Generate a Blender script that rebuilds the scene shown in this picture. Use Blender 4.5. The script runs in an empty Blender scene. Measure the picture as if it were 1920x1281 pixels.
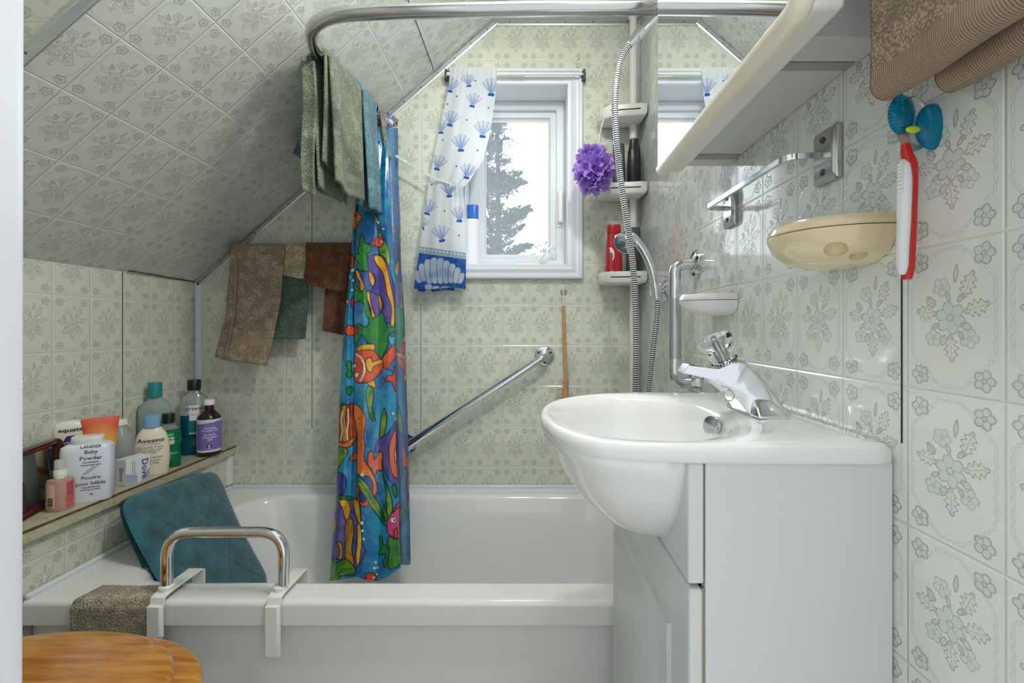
import bpy, bmesh, math, random
import numpy as np
from mathutils import Vector, Matrix
PI = math.pi
C = bpy.context.scene.collection
S = bpy.context.scene
random.seed(7); np.random.seed(7)

# ---------------------------------------------------------------- camera, world, light, exposure
F, VX, VY = 840.0, 990.0, 614.0            # focal length and principal point in pixels of the 1920x1281 frame
cam = bpy.data.objects.new('camera', bpy.data.cameras.new('camera')); C.objects.link(cam)
cam.location = (0, 0, 1.0); cam.rotation_euler = (PI/2, 0, 0)
cam.data.sensor_width = 36.0; cam.data.lens = F/1920*36
cam.data.shift_x = -(VX-960)/1920; cam.data.shift_y = -(640.5-VY)/1920
cam.data.clip_start = 0.01
S.camera = cam
S.view_settings.view_transform = 'Standard'; S.view_settings.look = 'None'
S.view_settings.gamma = 1.0; S.view_settings.use_curve_mapping = False
S.view_settings.exposure = 0.14
w = bpy.data.worlds.new('world'); S.world = w; w.use_nodes = True
bg = w.node_tree.nodes['Background']; bg.inputs[0].default_value = (0.93, 0.97, 1.0, 1); bg.inputs[1].default_value = 1.0
# bright overcast sky outdoors (+Y), dimmer hallway light behind the open door (-Y)
wt = w.node_tree; wtc = wt.nodes.new('ShaderNodeTexCoord'); wsx = wt.nodes.new('ShaderNodeSeparateXYZ'); wmr = wt.nodes.new('ShaderNodeMapRange')
wt.links.new(wtc.outputs['Generated'], wsx.inputs[0]); wt.links.new(wsx.outputs['Y'], wmr.inputs['Value']); wmr.inputs['From Min'].default_value = -.1; wmr.inputs['From Max'].default_value = .25
wmr.inputs['To Min'].default_value = 0.95; wmr.inputs['To Max'].default_value = 5.0; wt.links.new(wmr.outputs[0], bg.inputs[1])

def light(name, kind, loc, energy, color=(1,1,1), target=None, **kw):
    l = bpy.data.lights.new(name, kind); l.energy = energy; l.color = color
    for k, v in kw.items(): setattr(l, k, v)
    o = bpy.data.objects.new(name, l); C.objects.link(o); o.location = loc
    if target is not None:
        o.rotation_euler = (Vector(target)-Vector(loc)).to_track_quat('-Z', 'Y').to_euler()
    return o
light('sun', 'SUN', (-1.0, 6, 4.6), 6.0, (0.97, 0.99, 1.0), target=(0.25, 0.7, 0.9), angle=math.radians(38))
light('ceiling_fill', 'AREA', (-0.08, 0.84, 2.13), 6.0, (1.0, 0.985, 0.96), target=(-0.0, 0.9, 0), shape='DISK', size=0.3)  # unseen fill light, added to brighten the far end of the right wall
light('cabinet_lamp', 'AREA', (0.22, 0.62, 2.06), 7.0, (1.0, 0.985, 0.96), target=(-0.8, 1.1, 1.35), shape='RECTANGLE', size=0.10, size_y=0.08)

# ---------------------------------------------------------------- helpers
def P(px, py, Y):                           # a photo pixel at depth Y
    return Vector(((px-VX)/F*Y, Y, 1.0+(VY-py)/F*Y))
def lin(c):
    return tuple(((x/255.0)/12.92 if x/255.0 <= .04045 else ((x/255.0+.055)/1.055)**2.4) for x in c)
WL = {}                                     # world location of every root
class MB:
    def __init__(s): s.v = []; s.f = []; s.m = []; s.uv = []
    def add(s, verts, faces, mi=0, uvs=None):
        o = len(s.v); s.v += [Vector(p) for p in verts]
        for i, f in enumerate(faces):
            s.f.append([o+k for k in f]); s.m.append(mi if not isinstance(mi, list) else mi[i])
            s.uv.append(uvs[i] if uvs else None)
        return s
    def box(s, x0, x1, y0, y1, z0, z1, M=None, mi=0):
        v = [Vector((x, y, z)) for z in (z0, z1) for y in (y0, y1) for x in (x0, x1)]
        if M is not None: v = [M @ p for p in v]
        return s.add(v, [(0,2,3,1),(4,5,7,6),(0,1,5,4),(2,6,7,3),(0,4,6,2),(1,3,7,5)], mi)
    def quad(s, pts, uvs=None, mi=0): return s.add(pts, [tuple(range(len(pts)))], mi, [uvs] if uvs else None)
    def loft(s, rings, closed=True, cap0=True, cap1=True, mi=0, loop=False, mis=None):
        n = len(rings[0]); m = len(rings); vs = [p for r in rings for p in r]; fs = []; ms = []
        for i in range(m if loop else m-1):
            j2 = (i+1) % m
            for k in range(n if closed else n-1):
                q = (k+1) % n
                fs.append((i*n+k, i*n+q, j2*n+q, j2*n+k)); ms.append(mis[i] if mis else mi)
        if cap0 and not loop: fs.append(tuple(reversed(range(n)))); ms.append(mi)
        if cap1 and not loop: fs.append(tuple((m-1)*n+k for k in range(n))); ms.append(mi)
        return s.add(vs, fs, ms)
    def tube(s, pts, r, n=16, caps=True, mis=None, sx=1.0):
        pts = [Vector(p) for p in pts]; N = len(pts); rs = r if isinstance(r, (list, tuple)) else [r]*N
        T = []
        for i in range(N):
            t = (pts[min(i+1, N-1)]-pts[max(i-1, 0)]); T.append(t.normalized() if t.length > 1e-9 else (T[-1] if T else Vector((0,0,1))))
        up = Vector((0,0,1)) if abs(T[0].z) < .9 else Vector((0,1,0))
        a = T[0].cross(up).normalized(); rings = []
        for i in range(N):
            a = (a - T[i]*a.dot(T[i])).normalized(); b = T[i].cross(a)
            rings.append([pts[i]+(a*math.cos(2*PI*k/n)*sx+b*math.sin(2*PI*k/n))*rs[i] for k in range(n)])
        return s.loft(rings, True, caps, caps, mis=mis)
    def lathe(s, prof, c=(0,0,0), n=40, sx=1, sy=1, rot=0, e=2.0, M=None, mi=0):
        c = Vector(c); rings = []; R = Matrix.Rotation(rot, 3, 'Z')
        for pr in prof:
            r, z = pr[0], pr[1]; ee = pr[2] if len(pr) > 2 else e
            ring = []
            for k in range(n):
                t = 2*PI*k/n; ct, st = math.cos(t), math.sin(t)
                x = math.copysign(abs(ct)**(2/ee), ct)*r*sx; y = math.copysign(abs(st)**(2/ee), st)*r*sy
                p = Vector((x, y, z)); p = (M @ p) if M is not None else R @ p
                ring.append(c+p)
            rings.append(ring)
        return s.loft(rings, mi=mi)
    def grid(s, fn, nu, nv, mi=0):
        vs = [fn(i/nu, j/nv) for j in range(nv+1) for i in range(nu+1)]
        fs = [(j*(nu+1)+i, j*(nu+1)+i+1, (j+1)*(nu+1)+i+1, (j+1)*(nu+1)+i) for j in range(nv) for i in range(nu)]
        return s.add(vs, fs, mi)
    def prism(s, a, d, mi=0):               # outline a (world points) extruded by vector d
        a = [Vector(p) for p in a]; d = Vector(d)
        return s.loft([a, [p+d for p in a]], mi=mi)
    def build(s, name, mat, parent=None, bevel=0, seg=2, sharp=35, subd=0, solid=0, cols=None, recalc=True, off=-1, wn=False):
        me = bpy.data.meshes.new(name)
        V = s.v
        if parent is not None: o0 = WL[parent.name]
        else:
            xs = [p.x for p in V]; ys = [p.y for p in V]; zs = [p.z for p in V]
            o0 = Vector(((min(xs)+max(xs))/2, (min(ys)+max(ys))/2, min(zs)))
        me.from_pydata([tuple(p-o0) for p in V], [], s.f)
        for p, m_ in zip(me.polygons, s.m): p.material_index = m_; p.use_smooth = True
        if any(s.uv):
            ul = me.uv_layers.new(name='UVMap')
            for p, u in zip(me.polygons, s.uv):
                if u:
                    for li, q in zip(p.loop_indices, u): ul.data[li].uv = q
        if recalc and not any(s.uv):
            bm = bmesh.new(); bm.from_mesh(me); bmesh.ops.recalc_face_normals(bm, faces=bm.faces); bm.to_mesh(me); bm.free()
        for mm in (mat if isinstance(mat, (list, tuple)) else [mat]): me.materials.append(mm)
        if cols is not None:
            ca = me.color_attributes.new(name='Col', type='FLOAT_COLOR', domain='POINT')
            a = np.ones((len(V), 4), dtype=np.float32); a[:, :3] = cols; ca.data.foreach_set('color', a.ravel())
        me.set_sharp_from_angle(angle=math.radians(sharp))
        o = bpy.data.objects.new(name, me); C.objects.link(o)
        if parent is not None: o.parent = parent; WL[o.name] = o0
        else: o.location = o0; WL[o.name] = o0
        if solid:
            md = o.modifiers.new('solid', 'SOLIDIFY'); md.thickness = solid; md.offset = off
        if bevel:
            md = o.modifiers.new('bevel', 'BEVEL'); md.width = bevel; md.segments = seg; md.limit_method = 'ANGLE'; md.angle_limit = math.radians(40)
        if wn:
            md = o.modifiers.new('wn', 'WEIGHTED_NORMAL'); md.keep_sharp = True; md.weight = 60
        if subd:
            md = o.modifiers.new('subd', 'SUBSURF'); md.levels = subd; md.render_levels = subd
        return o
def thing(name, label, cat, loc=(0,0,0), group=None):
    o = bpy.data.objects.new(name, None); C.objects.link(o); o.location = loc; o.empty_display_size = .05
    WL[o.name] = Vector(loc); return tag(o, label, cat, group)
def tag(o, label, cat, group=None):
    o['label'] = label; o['category'] = cat
    if group: o['group'] = group
    return o
def struct(o, name=None):
    o['kind'] = 'structure'; return o
def lab(o, t): o['label'] = t; return o
def smooth_path(pts, k=8):
    pts = [Vector(p) for p in pts]; out = []
    for i in range(len(pts)-1):
        p0 = pts[max(i-1,0)]; p1 = pts[i]; p2 = pts[i+1]; p3 = pts[min(i+2, len(pts)-1)]
        for j in range(k):
            t = j/k
            out.append(.5*((2*p1)+(p2-p0)*t+(2*p0-5*p1+4*p2-p3)*t*t+(3*p1-p0-3*p2+p3)*t**3))
    return out+[pts[-1]]
def bend_path(pts, r, k=8):                 # polyline with rounded corners
    pts = [Vector(p) for p in pts]; out = [pts[0]]
    for i in range(1, len(pts)-1):
        a = (pts[i-1]-pts[i]); b = (pts[i+1]-pts[i]); rr = min(r, a.length*.49, b.length*.49)
        A = pts[i]+a.normalized()*rr; B = pts[i]+b.normalized()*rr
        for j in range(k+1):
            t = j/k; out.append(A*(1-t)**2+pts[i]*2*t*(1-t)+B*t*t)
    return out+[pts[-1]]
def rrect(x0, x1, y0, y1, r, z, k=6):
    o = []
    for cx, cy, a0 in ((x1-r, y1-r, 0), (x0+r, y1-r, 90), (x0+r, y0+r, 180), (x1-r, y0+r, 270)):
        for j in range(k+1):
            a = math.radians(a0+90*j/k); o.append(Vector((cx+r*math.cos(a), cy+r*math.sin(a), z)))
    return o
def interp(x, xs, ys): return float(np.interp(x, xs, ys))

def text_geo(s, size, align='CENTER', shear=0, bold=0):
    cu = bpy.data.curves.new('t', 'FONT'); cu.body = s; cu.size = size; cu.align_x = align; cu.resolution_u = 2; cu.shear = shear; cu.offset = bold
    o = bpy.data.objects.new('t', cu); C.objects.link(o)
    dg = bpy.context.evaluated_depsgraph_get(); me = bpy.data.meshes.new_from_object(o.evaluated_get(dg))
    v = [tuple(p.co) for p in me.vertices]; f = [tuple(p.vertices) for p in me.polygons]
    bpy.data.objects.remove(o); bpy.data.curves.remove(cu); bpy.data.meshes.remove(me)
    return v, f
def put_text(mb, s, size, mapf, x=0, z=0, align='CENTER', shear=0, bold=0, mi=0, vert=False):
    v, f = text_geo(s, size, align, shear, bold)
    if vert: v = [(p[1], -p[0], 0) for p in v]
    mb.add([mapf(p[0]+x, p[1]+z) for p in v], f, mi)

# ---------------------------------------------------------------- materials
MATS = {}
def nodes(name):
    m = bpy.data.materials.new(name); m.use_nodes = True
    return m, m.node_tree, m.node_tree.nodes['Principled BSDF']
def mat(name, col, rough=.4, metal=0, bump=0, bscale=200, trans=0, ior=1.45, coat=0, mottle=0, mscale=8, sub=0, alpha=1, spec=.5, detail=3, sheen=0):
    if name in MATS: return MATS[name]
    m, nt, b = nodes(name); N = nt.nodes; L = nt.links
    c = lin(col)
    b.inputs['Base Color'].default_value = (*c, 1); b.inputs['Roughness'].default_value = rough
    b.inputs['Metallic'].default_value = metal; b.inputs['IOR'].default_value = ior
    b.inputs['Transmission Weight'].default_value = trans; b.inputs['Coat Weight'].default_value = coat
    b.inputs['Specular IOR Level'].default_value = spec; b.inputs['Alpha'].default_value = alpha
    b.inputs['Sheen Weight'].default_value = sheen
    if sub: b.inputs['Subsurface Weight'].default_value = sub; b.inputs['Subsurface Scale'].default_value = .01
    tc = N.new('ShaderNodeTexCoord')
    if mottle:
        n = N.new('ShaderNodeTexNoise'); n.inputs['Scale'].default_value = mscale; n.inputs['Detail'].default_value = 4
        L.new(tc.outputs['Object'], n.inputs['Vector'])
        r = N.new('ShaderNodeValToRGB'); r.color_ramp.elements[0].position = .3; r.color_ramp.elements[1].position = .7
        r.color_ramp.elements[0].color = (*[x*(1-mottle) for x in c], 1); r.color_ramp.elements[1].color = (*[min(1, x*(1+mottle)) for x in c], 1)
        L.new(n.outputs['Fac'], r.inputs['Fac']); L.new(r.outputs['Color'], b.inputs['Base Color'])
    if bump:
        n = N.new('ShaderNodeTexNoise'); n.inputs['Scale'].default_value = bscale; n.inputs['Detail'].default_value = detail
        L.new(tc.outputs['Object'], n.inputs['Vector'])
        q = N.new('ShaderNodeBump'); q.inputs['Strength'].default_value = min(bump, 1); q.inputs['Distance'].default_value = .002*max(1, bump)
        L.new(n.outputs['Fac'], q.inputs['Height']); L.new(q.outputs['Normal'], b.inputs['Normal'])
    MATS[name] = m; return m
def terry(name, col, scale=420, depth=.0038, band=None):
    m, nt, b = nodes(name); N = nt.nodes; L = nt.links; c = lin(col)
    tc = N.new('ShaderNodeTexCoord'); v = N.new('ShaderNodeTexVoronoi'); v.inputs['Scale'].default_value = scale
    L.new(tc.outputs['Object'], v.inputs['Vector'])
    n = N.new('ShaderNodeTexNoise'); n.inputs['Scale'].default_value = 30; n.inputs['Detail'].default_value = 5; L.new(tc.outputs['Object'], n.inputs['Vector'])
    mx = N.new('ShaderNodeMath'); mx.operation = 'MULTIPLY_ADD'; L.new(v.outputs['Distance'], mx.inputs[0]); mx.inputs[1].default_value = -.8; L.new(n.outputs['Fac'], mx.inputs[2])
    r = N.new('ShaderNodeValToRGB'); r.color_ramp.elements[0].position = -.0; r.color_ramp.elements[1].position = .6
    r.color_ramp.elements[0].color = (*[x*.6 for x in c], 1); r.color_ramp.elements[1].color = (*[min(1, x*2.0) for x in c], 1)
    L.new(mx.outputs[0], r.inputs['Fac']); L.new(r.outputs['Color'], b.inputs['Base Color'])
    q = N.new('ShaderNodeBump'); q.inputs['Strength'].default_value = 1; q.inputs['Distance'].default_value = depth
    L.new(mx.outputs[0], q.inputs['Height']); L.new(q.outputs['Normal'], b.inputs['Normal'])
    b.inputs['Roughness'].default_value = .95; b.inputs['Sheen Weight'].default_value = .25; b.inputs['Specular IOR Level'].default_value = .1
    MATS[name] = m; return m
def weave(name, col, scale=120, ang='X', dist=.001):
    m, nt, b = nodes(name); N = nt.nodes; L = nt.links; c = lin(col)
    tc = N.new('ShaderNodeTexCoord'); wv = N.new('ShaderNodeTexWave'); wv.inputs['Scale'].default_value = scale; wv.inputs['Distortion'].default_value = .15; wv.bands_direction = ang
    mp = N.new('ShaderNodeMapping'); mp.inputs['Rotation'].default_value = (0, 0, 0); L.new(tc.outputs['Object'], mp.inputs['Vector']); L.new(mp.outputs[0], wv.inputs['Vector'])
    r = N.new('ShaderNodeValToRGB'); r.color_ramp.elements[0].color = (*[x*.75 for x in c], 1); r.color_ramp.elements[1].color = (*c, 1)
    L.new(wv.outputs['Fac'], r.inputs['Fac']); L.new(r.outputs['Color'], b.inputs['Base Color'])
    q = N.new('ShaderNodeBump'); q.inputs['Distance'].default_value = dist; L.new(wv.outputs['Fac'], q.inputs['Height']); L.new(q.outputs['Normal'], b.inputs['Normal'])
    b.inputs['Roughness'].default_value = .9; b.inputs['Specular IOR Level'].default_value = .1
    MATS[name] = m; return m
def attr_mat(name, rough=.3, bump=0, trans=0, coat=0, sub=0):
    m, nt, b = nodes(name); a = nt.nodes.new('ShaderNodeAttribute'); a.attribute_name = 'Col'
    nt.links.new(a.outputs['Color'], b.inputs['Base Color']); b.inputs['Roughness'].default_value = rough; b.inputs['Coat Weight'].default_value = coat
    if bump:
        tc = nt.nodes.new('ShaderNodeTexCoord'); n = nt.nodes.new('ShaderNodeTexNoise'); n.inputs['Scale'].default_value = 35; n.inputs['Detail'].default_value = 3
        mp = nt.nodes.new('ShaderNodeMapping'); mp.inputs['Scale'].default_value = (1, 1, .25); nt.links.new(tc.outputs['Object'], mp.inputs['Vector'])
        nt.links.new(mp.outputs[0], n.inputs['Vector']); q = nt.nodes.new('ShaderNodeBump'); q.inputs['Distance'].default_value = bump
        nt.links.new(n.outputs['Fac'], q.inputs['Height']); nt.links.new(q.outputs['Normal'], b.inputs['Normal'])
    if sub:
        out = nt.nodes['Material Output']; tr = nt.nodes.new('ShaderNodeBsdfTranslucent'); nt.links.new(a.outputs['Color'], tr.inputs['Color'])
        mx = nt.nodes.new('ShaderNodeMixShader'); mx.inputs[0].default_value = sub
        nt.links.new(b.outputs[0], mx.inputs[1]); nt.links.new(tr.outputs[0], mx.inputs[2]); nt.links.new(mx.outputs[0], out.inputs['Surface'])
    return m

chrome = mat('chrome', (225, 228, 232), .07, 1)
steel = mat('brushed_steel', (190, 192, 196), .25, 1)
worn = mat('worn_chrome', (190, 190, 188), .2, 1, bump=.15, bscale=60)
alu = mat('aluminium', (205, 208, 210), .35, 1)
porc = mat('porcelain', (233, 234, 232), .06, coat=.6)
tubm = mat('tub_enamel', (229, 230, 227), .1, coat=.4)
lam = mat('white_laminate', (214, 217, 217), .28, mottle=.02, mscale=3)
wplas = mat('white_plastic', (232, 232, 226), .3)
vinyl = mat('white_vinyl', (222, 228, 232), .35)
ivory = mat('ivory_plastic', (232, 226, 206), .18, coat=.5)
almond = mat('almond_ceramic', (222, 207, 168), .12, coat=.6)
dark = mat('dark_gap', (35, 30, 24), .8)
screwm = mat('screw_steel', (95, 95, 92), .35, 1)
black = mat('black_plastic', (24, 24, 25), .35, bump=.1, bscale=400)

# tile pattern: pressed floral panels, all worked out with math nodes
class X:
    nt = None
    def __init__(s, v): s.v = v
    @staticmethod
    def op(o, *a, clamp=False):
        n = X.nt.nodes.new('ShaderNodeMath'); n.operation = o; n.use_clamp = clamp
        for i, q in enumerate(a):
            q = q.v if isinstance(q, X) else q
            if isinstance(q, (int, float)): n.inputs[i].default_value = q
            else: X.nt.links.new(q, n.inputs[i])
        return X(n.outputs[0])
    def __add__(s, o): return X.op('ADD', s, o)
    def __radd__(s, o): return X.op('ADD', o, s)
    def __sub__(s, o): return X.op('SUBTRACT', s, o)
    def __rsub__(s, o): return X.op('SUBTRACT', o, s)
    def __mul__(s, o): return X.op('MULTIPLY', s, o)
    def __rmul__(s, o): return X.op('MULTIPLY', o, s)
    def __truediv__(s, o): return X.op('DIVIDE', s, o)
    def abs(s): return X.op('ABSOLUTE', s)
    def frac(s): return X.op('FRACT', s)
    def cos(s): return X.op('COSINE', s)
    def sin(s): return X.op('SINE', s)
def xmin(a, b): return X.op('MINIMUM', a, b)
def xmax(a, b): return X.op('MAXIMUM', a, b)
def ramp(a, w): return X.op('SUBTRACT', 1.0, X.op('DIVIDE', a, w), clamp=True)      # 1 at a=0 falling to 0 at a=w
def tile_group():
    g = bpy.data.node_groups.new('floral_tile', 'ShaderNodeTree'); X.nt = g
    g.interface.new_socket('UV', in_out='INPUT', socket_type='NodeSocketVector')
    for n in ('Tan', 'Blue', 'Grey', 'Grout', 'Height'): g.interface.new_socket(n, in_out='OUTPUT', socket_type='NodeSocketFloat')
    gi = g.nodes.new('NodeGroupInput'); go = g.nodes.new('NodeGroupOutput')
    sp = g.nodes.new('ShaderNodeSeparateXYZ'); g.links.new(gi.outputs[0], sp.inputs[0])
    x = X(sp.outputs[0]).frac()-.5; y = (X(sp.outputs[1]).frac()-.5)*1.5
    ax, ay = x.abs(), y.abs()
    dx, dy = .5-ax, .75-ay
    grout = ramp(xmin(dx, dy), .022)
    def flower(px, py, R, k=5, t=.011, ph=0.0):
        r = X.op('SQRT', px*px+py*py); th = X.op('ARCTAN2', py, px)+ph
        pet = (th*(k/2)).cos().abs()
        edge = r-(pet*(R*.32)+R*.68)
        line = ramp(edge.abs(), t)
        spokes = ramp(pet*r*1.2, t*.8)*X.op('LESS_THAN', edge, 0)*X.op('GREATER_THAN', r, R*.25)
        core = ramp((r-R*.2).abs(), t*.8)
        return X.op('ADD', xmax(xmax(line, spokes), core), 0), ramp(xmax(edge+.01, 0), .015)
    cl, cf = flower(dx-.17, dy-.17, .10, 5, .013, .6)
    outl, fill = flower(x, y, .16, 6, .010, .3)
    tan = outl*.8; blue = fill
    for (fx, fy, R, ph) in ((-.09, .31, .095, .2), (-.18, -.20, .09, .9), (.19, -.20, .095, 1.3)):
        a, b = flower(x-fx, y-fy, R, 5, .010, ph); tan = xmax(tan, a*.6); blue = xmax(blue, b*.8)
    leafs = [(.18, .31, 68, .14, .065), (.26, .09, 18, .13, .068), (-.26, .06, 170, .12, .066), (.01, -.30, -85, .14, .065), (.06, .43, 84, .09, .02), (-.21, .17, 130, .07, .035), (.16, -.08, -20, .06, .03), (-.07, -.22, -110, .06, .028),
             (-.02, .21, 110, .055, .02), (.11, .19, 50, .055, .022), (-.16, -.08, 205, .05, .02), (.11, -.17, -60, .05, .02), (-.2, .18, 140, .06, .022)]
    tanfill = None
    for (lx, ly, a, l, w_) in leafs:
        a = math.radians(a); ca, sa = math.cos(a), math.sin(a)
        u = (x-lx)*ca+(y-ly)*sa; v = (y-ly)*ca-(x-lx)*sa
        q = u/l
        wd = (1-q*q)*w_
        if w_ > .04: wd = wd*((q*14).cos()*.32+.85)
        e = v.abs()-wd
        ins = X.op('LESS_THAN', u.abs(), l)
        tan = xmax(tan, xmax(ramp(e.abs(), .009), ramp(v.abs(), .006)*.7)*ins)
        fl = ramp(xmax(e, 0), .01)*ins
        tanfill = fl if tanfill is None else xmax(tanfill, fl)
    # octagonal vine
    d = xmax(xmax(ax-.43, ay-.68), (ax+ay-.80)*.7071)
    s1 = ((x+y)*38+(x-y)*11).sin()*.016
    vine = xmax(ramp((d-s1).abs(), .010), ramp((d+s1).abs(), .010))
    vine = vine*.75
    blue2 = xmax(blue*.62, vine)
    H = xmax(xmax(tan, cl), blue*.25+tanfill*.25)*1.0+vine*.3-grout*1.4
    grey = xmax(cl*.9, cf*.35)
    for s_, o in zip((xmax(tan, tanfill*.14), blue2, grey, grout, H), range(5)): g.links.new(s_.v, go.inputs[o])
    return g
TG = tile_group()
def mixc(nt, fac, a, b):
    n = nt.nodes.new('ShaderNodeMix'); n.data_type = 'RGBA'
    for i, q in ((6, a), (7, b)):
        if isinstance(q, tuple): n.inputs[i].default_value = (*q, 1)
        else: nt.links.new(q, n.inputs[i])
    if isinstance(fac, (int, float)): n.inputs[0].default_value = fac
    else: nt.links.new(fac, n.inputs[0])
    return n.outputs[2]
def tile_mat(name, base, rough=.16, k=1.0, bump=.0011, coat=.25):
    m, nt, b = nodes(name); N = nt.nodes; L = nt.links
    uv = N.new('ShaderNodeUVMap'); g = N.new('ShaderNodeGroup'); g.node_tree = TG; L.new(uv.outputs[0], g.inputs[0])
    def sc(o, f):
        q = N.new('ShaderNodeMath'); q.operation = 'MULTIPLY'; L.new(o, q.inputs[0]); q.inputs[1].default_value = f; return q.outputs[0]
    tc = N.new('ShaderNodeTexCoord'); n = N.new('ShaderNodeTexNoise'); n.inputs['Scale'].default_value = 9; n.inputs['Detail'].default_value = 5; L.new(tc.outputs['Object'], n.inputs['Vector'])
    bc = lin(base)
    c = mixc(nt, sc(n.outputs['Fac'], .8), tuple(x*.93 for x in bc), tuple(min(1, x*1.06) for x in bc))
    c = mixc(nt, sc(g.outputs['Blue'], .42*k), c, lin((146, 184, 190)))
    c = mixc(nt, sc(g.outputs['Grey'], .46*k), c, lin((118, 132, 124)))
    c = mixc(nt, sc(g.outputs['Tan'], .55*k), c, lin((168, 142, 92)))
    c = mixc(nt, sc(g.outputs['Grout'], .55), c, lin((232, 234, 222)))
    L.new(c, b.inputs['Base Color']); b.inputs['Roughness'].default_value = rough; b.inputs['Coat Weight'].default_value = coat; b.inputs['Coat Roughness'].default_value = .05
    q = N.new('ShaderNodeBump'); q.inputs['Distance'].default_value = bump; q.inputs['Strength'].default_value = .8; L.new(g.outputs['Height'], q.inputs['Height']); L.new(q.outputs['Normal'], b.inputs['Normal'])
    return m
tile_back = tile_mat('floral_panel_back', (216, 220, 202))
tile_right = tile_mat('floral_panel_right', (226, 230, 222), .12, coat=.45)  # base colour lightened to stand in for the window's reflection
tile_left = tile_mat('floral_panel_left', (214, 216, 198), .2)
tile_slope = tile_mat('floral_panel_slope', (220, 222, 214), .2)
# ---------------------------------------------------------------- room shell
W, Hh = .1016, .1524
XL, XR, YB, YN = -1.25, .42, 1.68, .12
ZS, XS, ZC = 1.172, -.13, 2.156              # foot of the slope, where it meets the flat ceiling, ceiling height
K = (ZC-ZS)/(XS-XL)                          # slope
def zslope(x): return ZS+K*(x-XL)
YD = .797
def quv(pts, fu): return [fu(p) for p in pts]
def uvback(p): return ((p[0]+.402)/W, (p[2]-1.0856)/Hh)
def uvright(p): return (-(p[1]-.598)/W, (p[2]-1.0856)/Hh)
def uvleft(p): return ((p[1]-1.381)/W, (p[2]-1.0856)/Hh)
def uvslope(p):
    s_ = math.hypot(p[0]-XL, p[2]-ZS); return ((p[1]-.779)/W, (s_-.142)/Hh)
# back wall around the window opening, with reveals kept by window_1
ox0, ox1, oz0, oz1 = -.236, .150, 1.234, 1.908
m = MB()
def bq(pts):
    pts = [(x, YB, z) for x, z in pts]; m.quad(pts, quv(pts, uvback))
bq([(XL, 0), (ox0, 0), (ox0, zslope(ox0)), (XL, ZS)])
bq([(ox1, 0), (XR, 0), (XR, ZC), (ox1, ZC)])
bq([(ox0, 0), (ox1, 0), (ox1, oz0), (ox0, oz0)])
bq([(ox0, oz1), (ox1, oz1), (ox1, ZC), (XS, ZC), (ox0, zslope(ox0))])
for a, b_ in (((ox0, oz0), (ox0, oz1)), ((ox0, oz1), (ox1, oz1)), ((ox1, oz1), (ox1, oz0)), ((ox1, oz0), (ox0, oz0))):
    pts = [(a[0], YB, a[1]), (b_[0], YB, b_[1]), (b_[0], YB+.16, b_[1]), (a[0], YB+.16, a[1])]; m.quad(pts, [(0,0)]*4)
# outer skin of the house wall
for r in ([(XL-.1, 0), (ox0, 0), (ox0, ZC+.1), (XL-.1, ZC+.1)], [(ox1, 0), (XR+.1, 0), (XR+.1, ZC+.1), (ox1, ZC+.1)], [(ox0, 0), (ox1, 0), (ox1, oz0), (ox0, oz0)], [(ox0, oz1), (ox1, oz1), (ox1, ZC+.1), (ox0, ZC+.1)]):
    m.quad([(x, YB+.16, z) for x, z in r], [(0,0)]*4)
struct(m.build('wall_back', tile_back))
m = MB(); pts = [(XR, YN, 0), (XR, YN, ZC), (XR, YB, ZC), (XR, YB, 0)]; m.quad(pts, quv(pts, uvright))
pts = [(XR+.1, YN, 0), (XR+.1, YN, ZC+.1), (XR+.1, YB+.16, ZC+.1), (XR+.1, YB+.16, 0)]; m.quad(pts, [(0,0)]*4); struct(m.build('wall_right', tile_right))
m = MB(); pts = [(XL, YN, 0), (XL, YB, 0), (XL, YB, ZS), (XL, YD, ZS), (XL, YD, ZC), (XL, YN, ZC)]; m.quad(pts, quv(pts, uvleft))
pts = [(XL-.1, YN, 0), (XL-.1, YB+.16, 0), (XL-.1, YB+.16, ZC+.1), (XL-.1, YN, ZC+.1)]; m.quad(pts, [(0,0)]*4); struct(m.build('wall_left', tile_left))
m = MB(); pts = [(XL, YD, ZS), (XL, YB, ZS), (XS, YB, ZC), (XS, YD, ZC)]; m.quad(pts, quv(pts, uvslope)); struct(m.build('ceiling_sloped', tile_slope))
m = MB(); pts = [(XL, YD, ZS), (XS, YD, ZC), (XL, YD, ZC)]; m.quad(pts, quv(pts, uvback)); struct(m.build('wall_dormer', tile_left))
m = MB(); pts = [(XL, YN, ZC), (XR, YN, ZC), (XR, YB, ZC), (XS, YB, ZC), (XS, YD, ZC), (XL, YD, ZC)]; m.quad(pts, [(p[0]/W, p[1]/Hh) for p in pts])
pts = [(XL-.1, YN, ZC+.1), (XR+.1, YN, ZC+.1), (XR+.1, YB+.16, ZC+.1), (XL-.1, YB+.16, ZC+.1)]; m.quad(pts, [(0,0)]*4); struct(m.build('ceiling', tile_slope))
# floor: small vinyl squares
fm, nt, b = nodes('floor_vinyl'); br = nt.nodes.new('ShaderNodeTexBrick'); tc = nt.nodes.new('ShaderNodeTexCoord'); nt.links.new(tc.outputs['Object'], br.inputs['Vector'])
br.inputs['Scale'].default_value = 6; br.offset = 0; br.inputs['Color1'].default_value = (.55, .53, .47, 1); br.inputs['Color2'].default_value = (.5, .49, .44, 1); br.inputs['Mortar'].default_value = (.35, .34, .3, 1)
br.inputs['Brick Width'].default_value = .5; br.inputs['Row Height'].default_value = .5; nt.links.new(br.outputs['Color'], b.inputs['Base Color']); b.inputs['Roughness'].default_value = .35
m = MB(); m.box(XL-.1, XR+.1, -.9, YB+.1, -.05, 0); struct(m.build('floor', fm))
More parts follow.
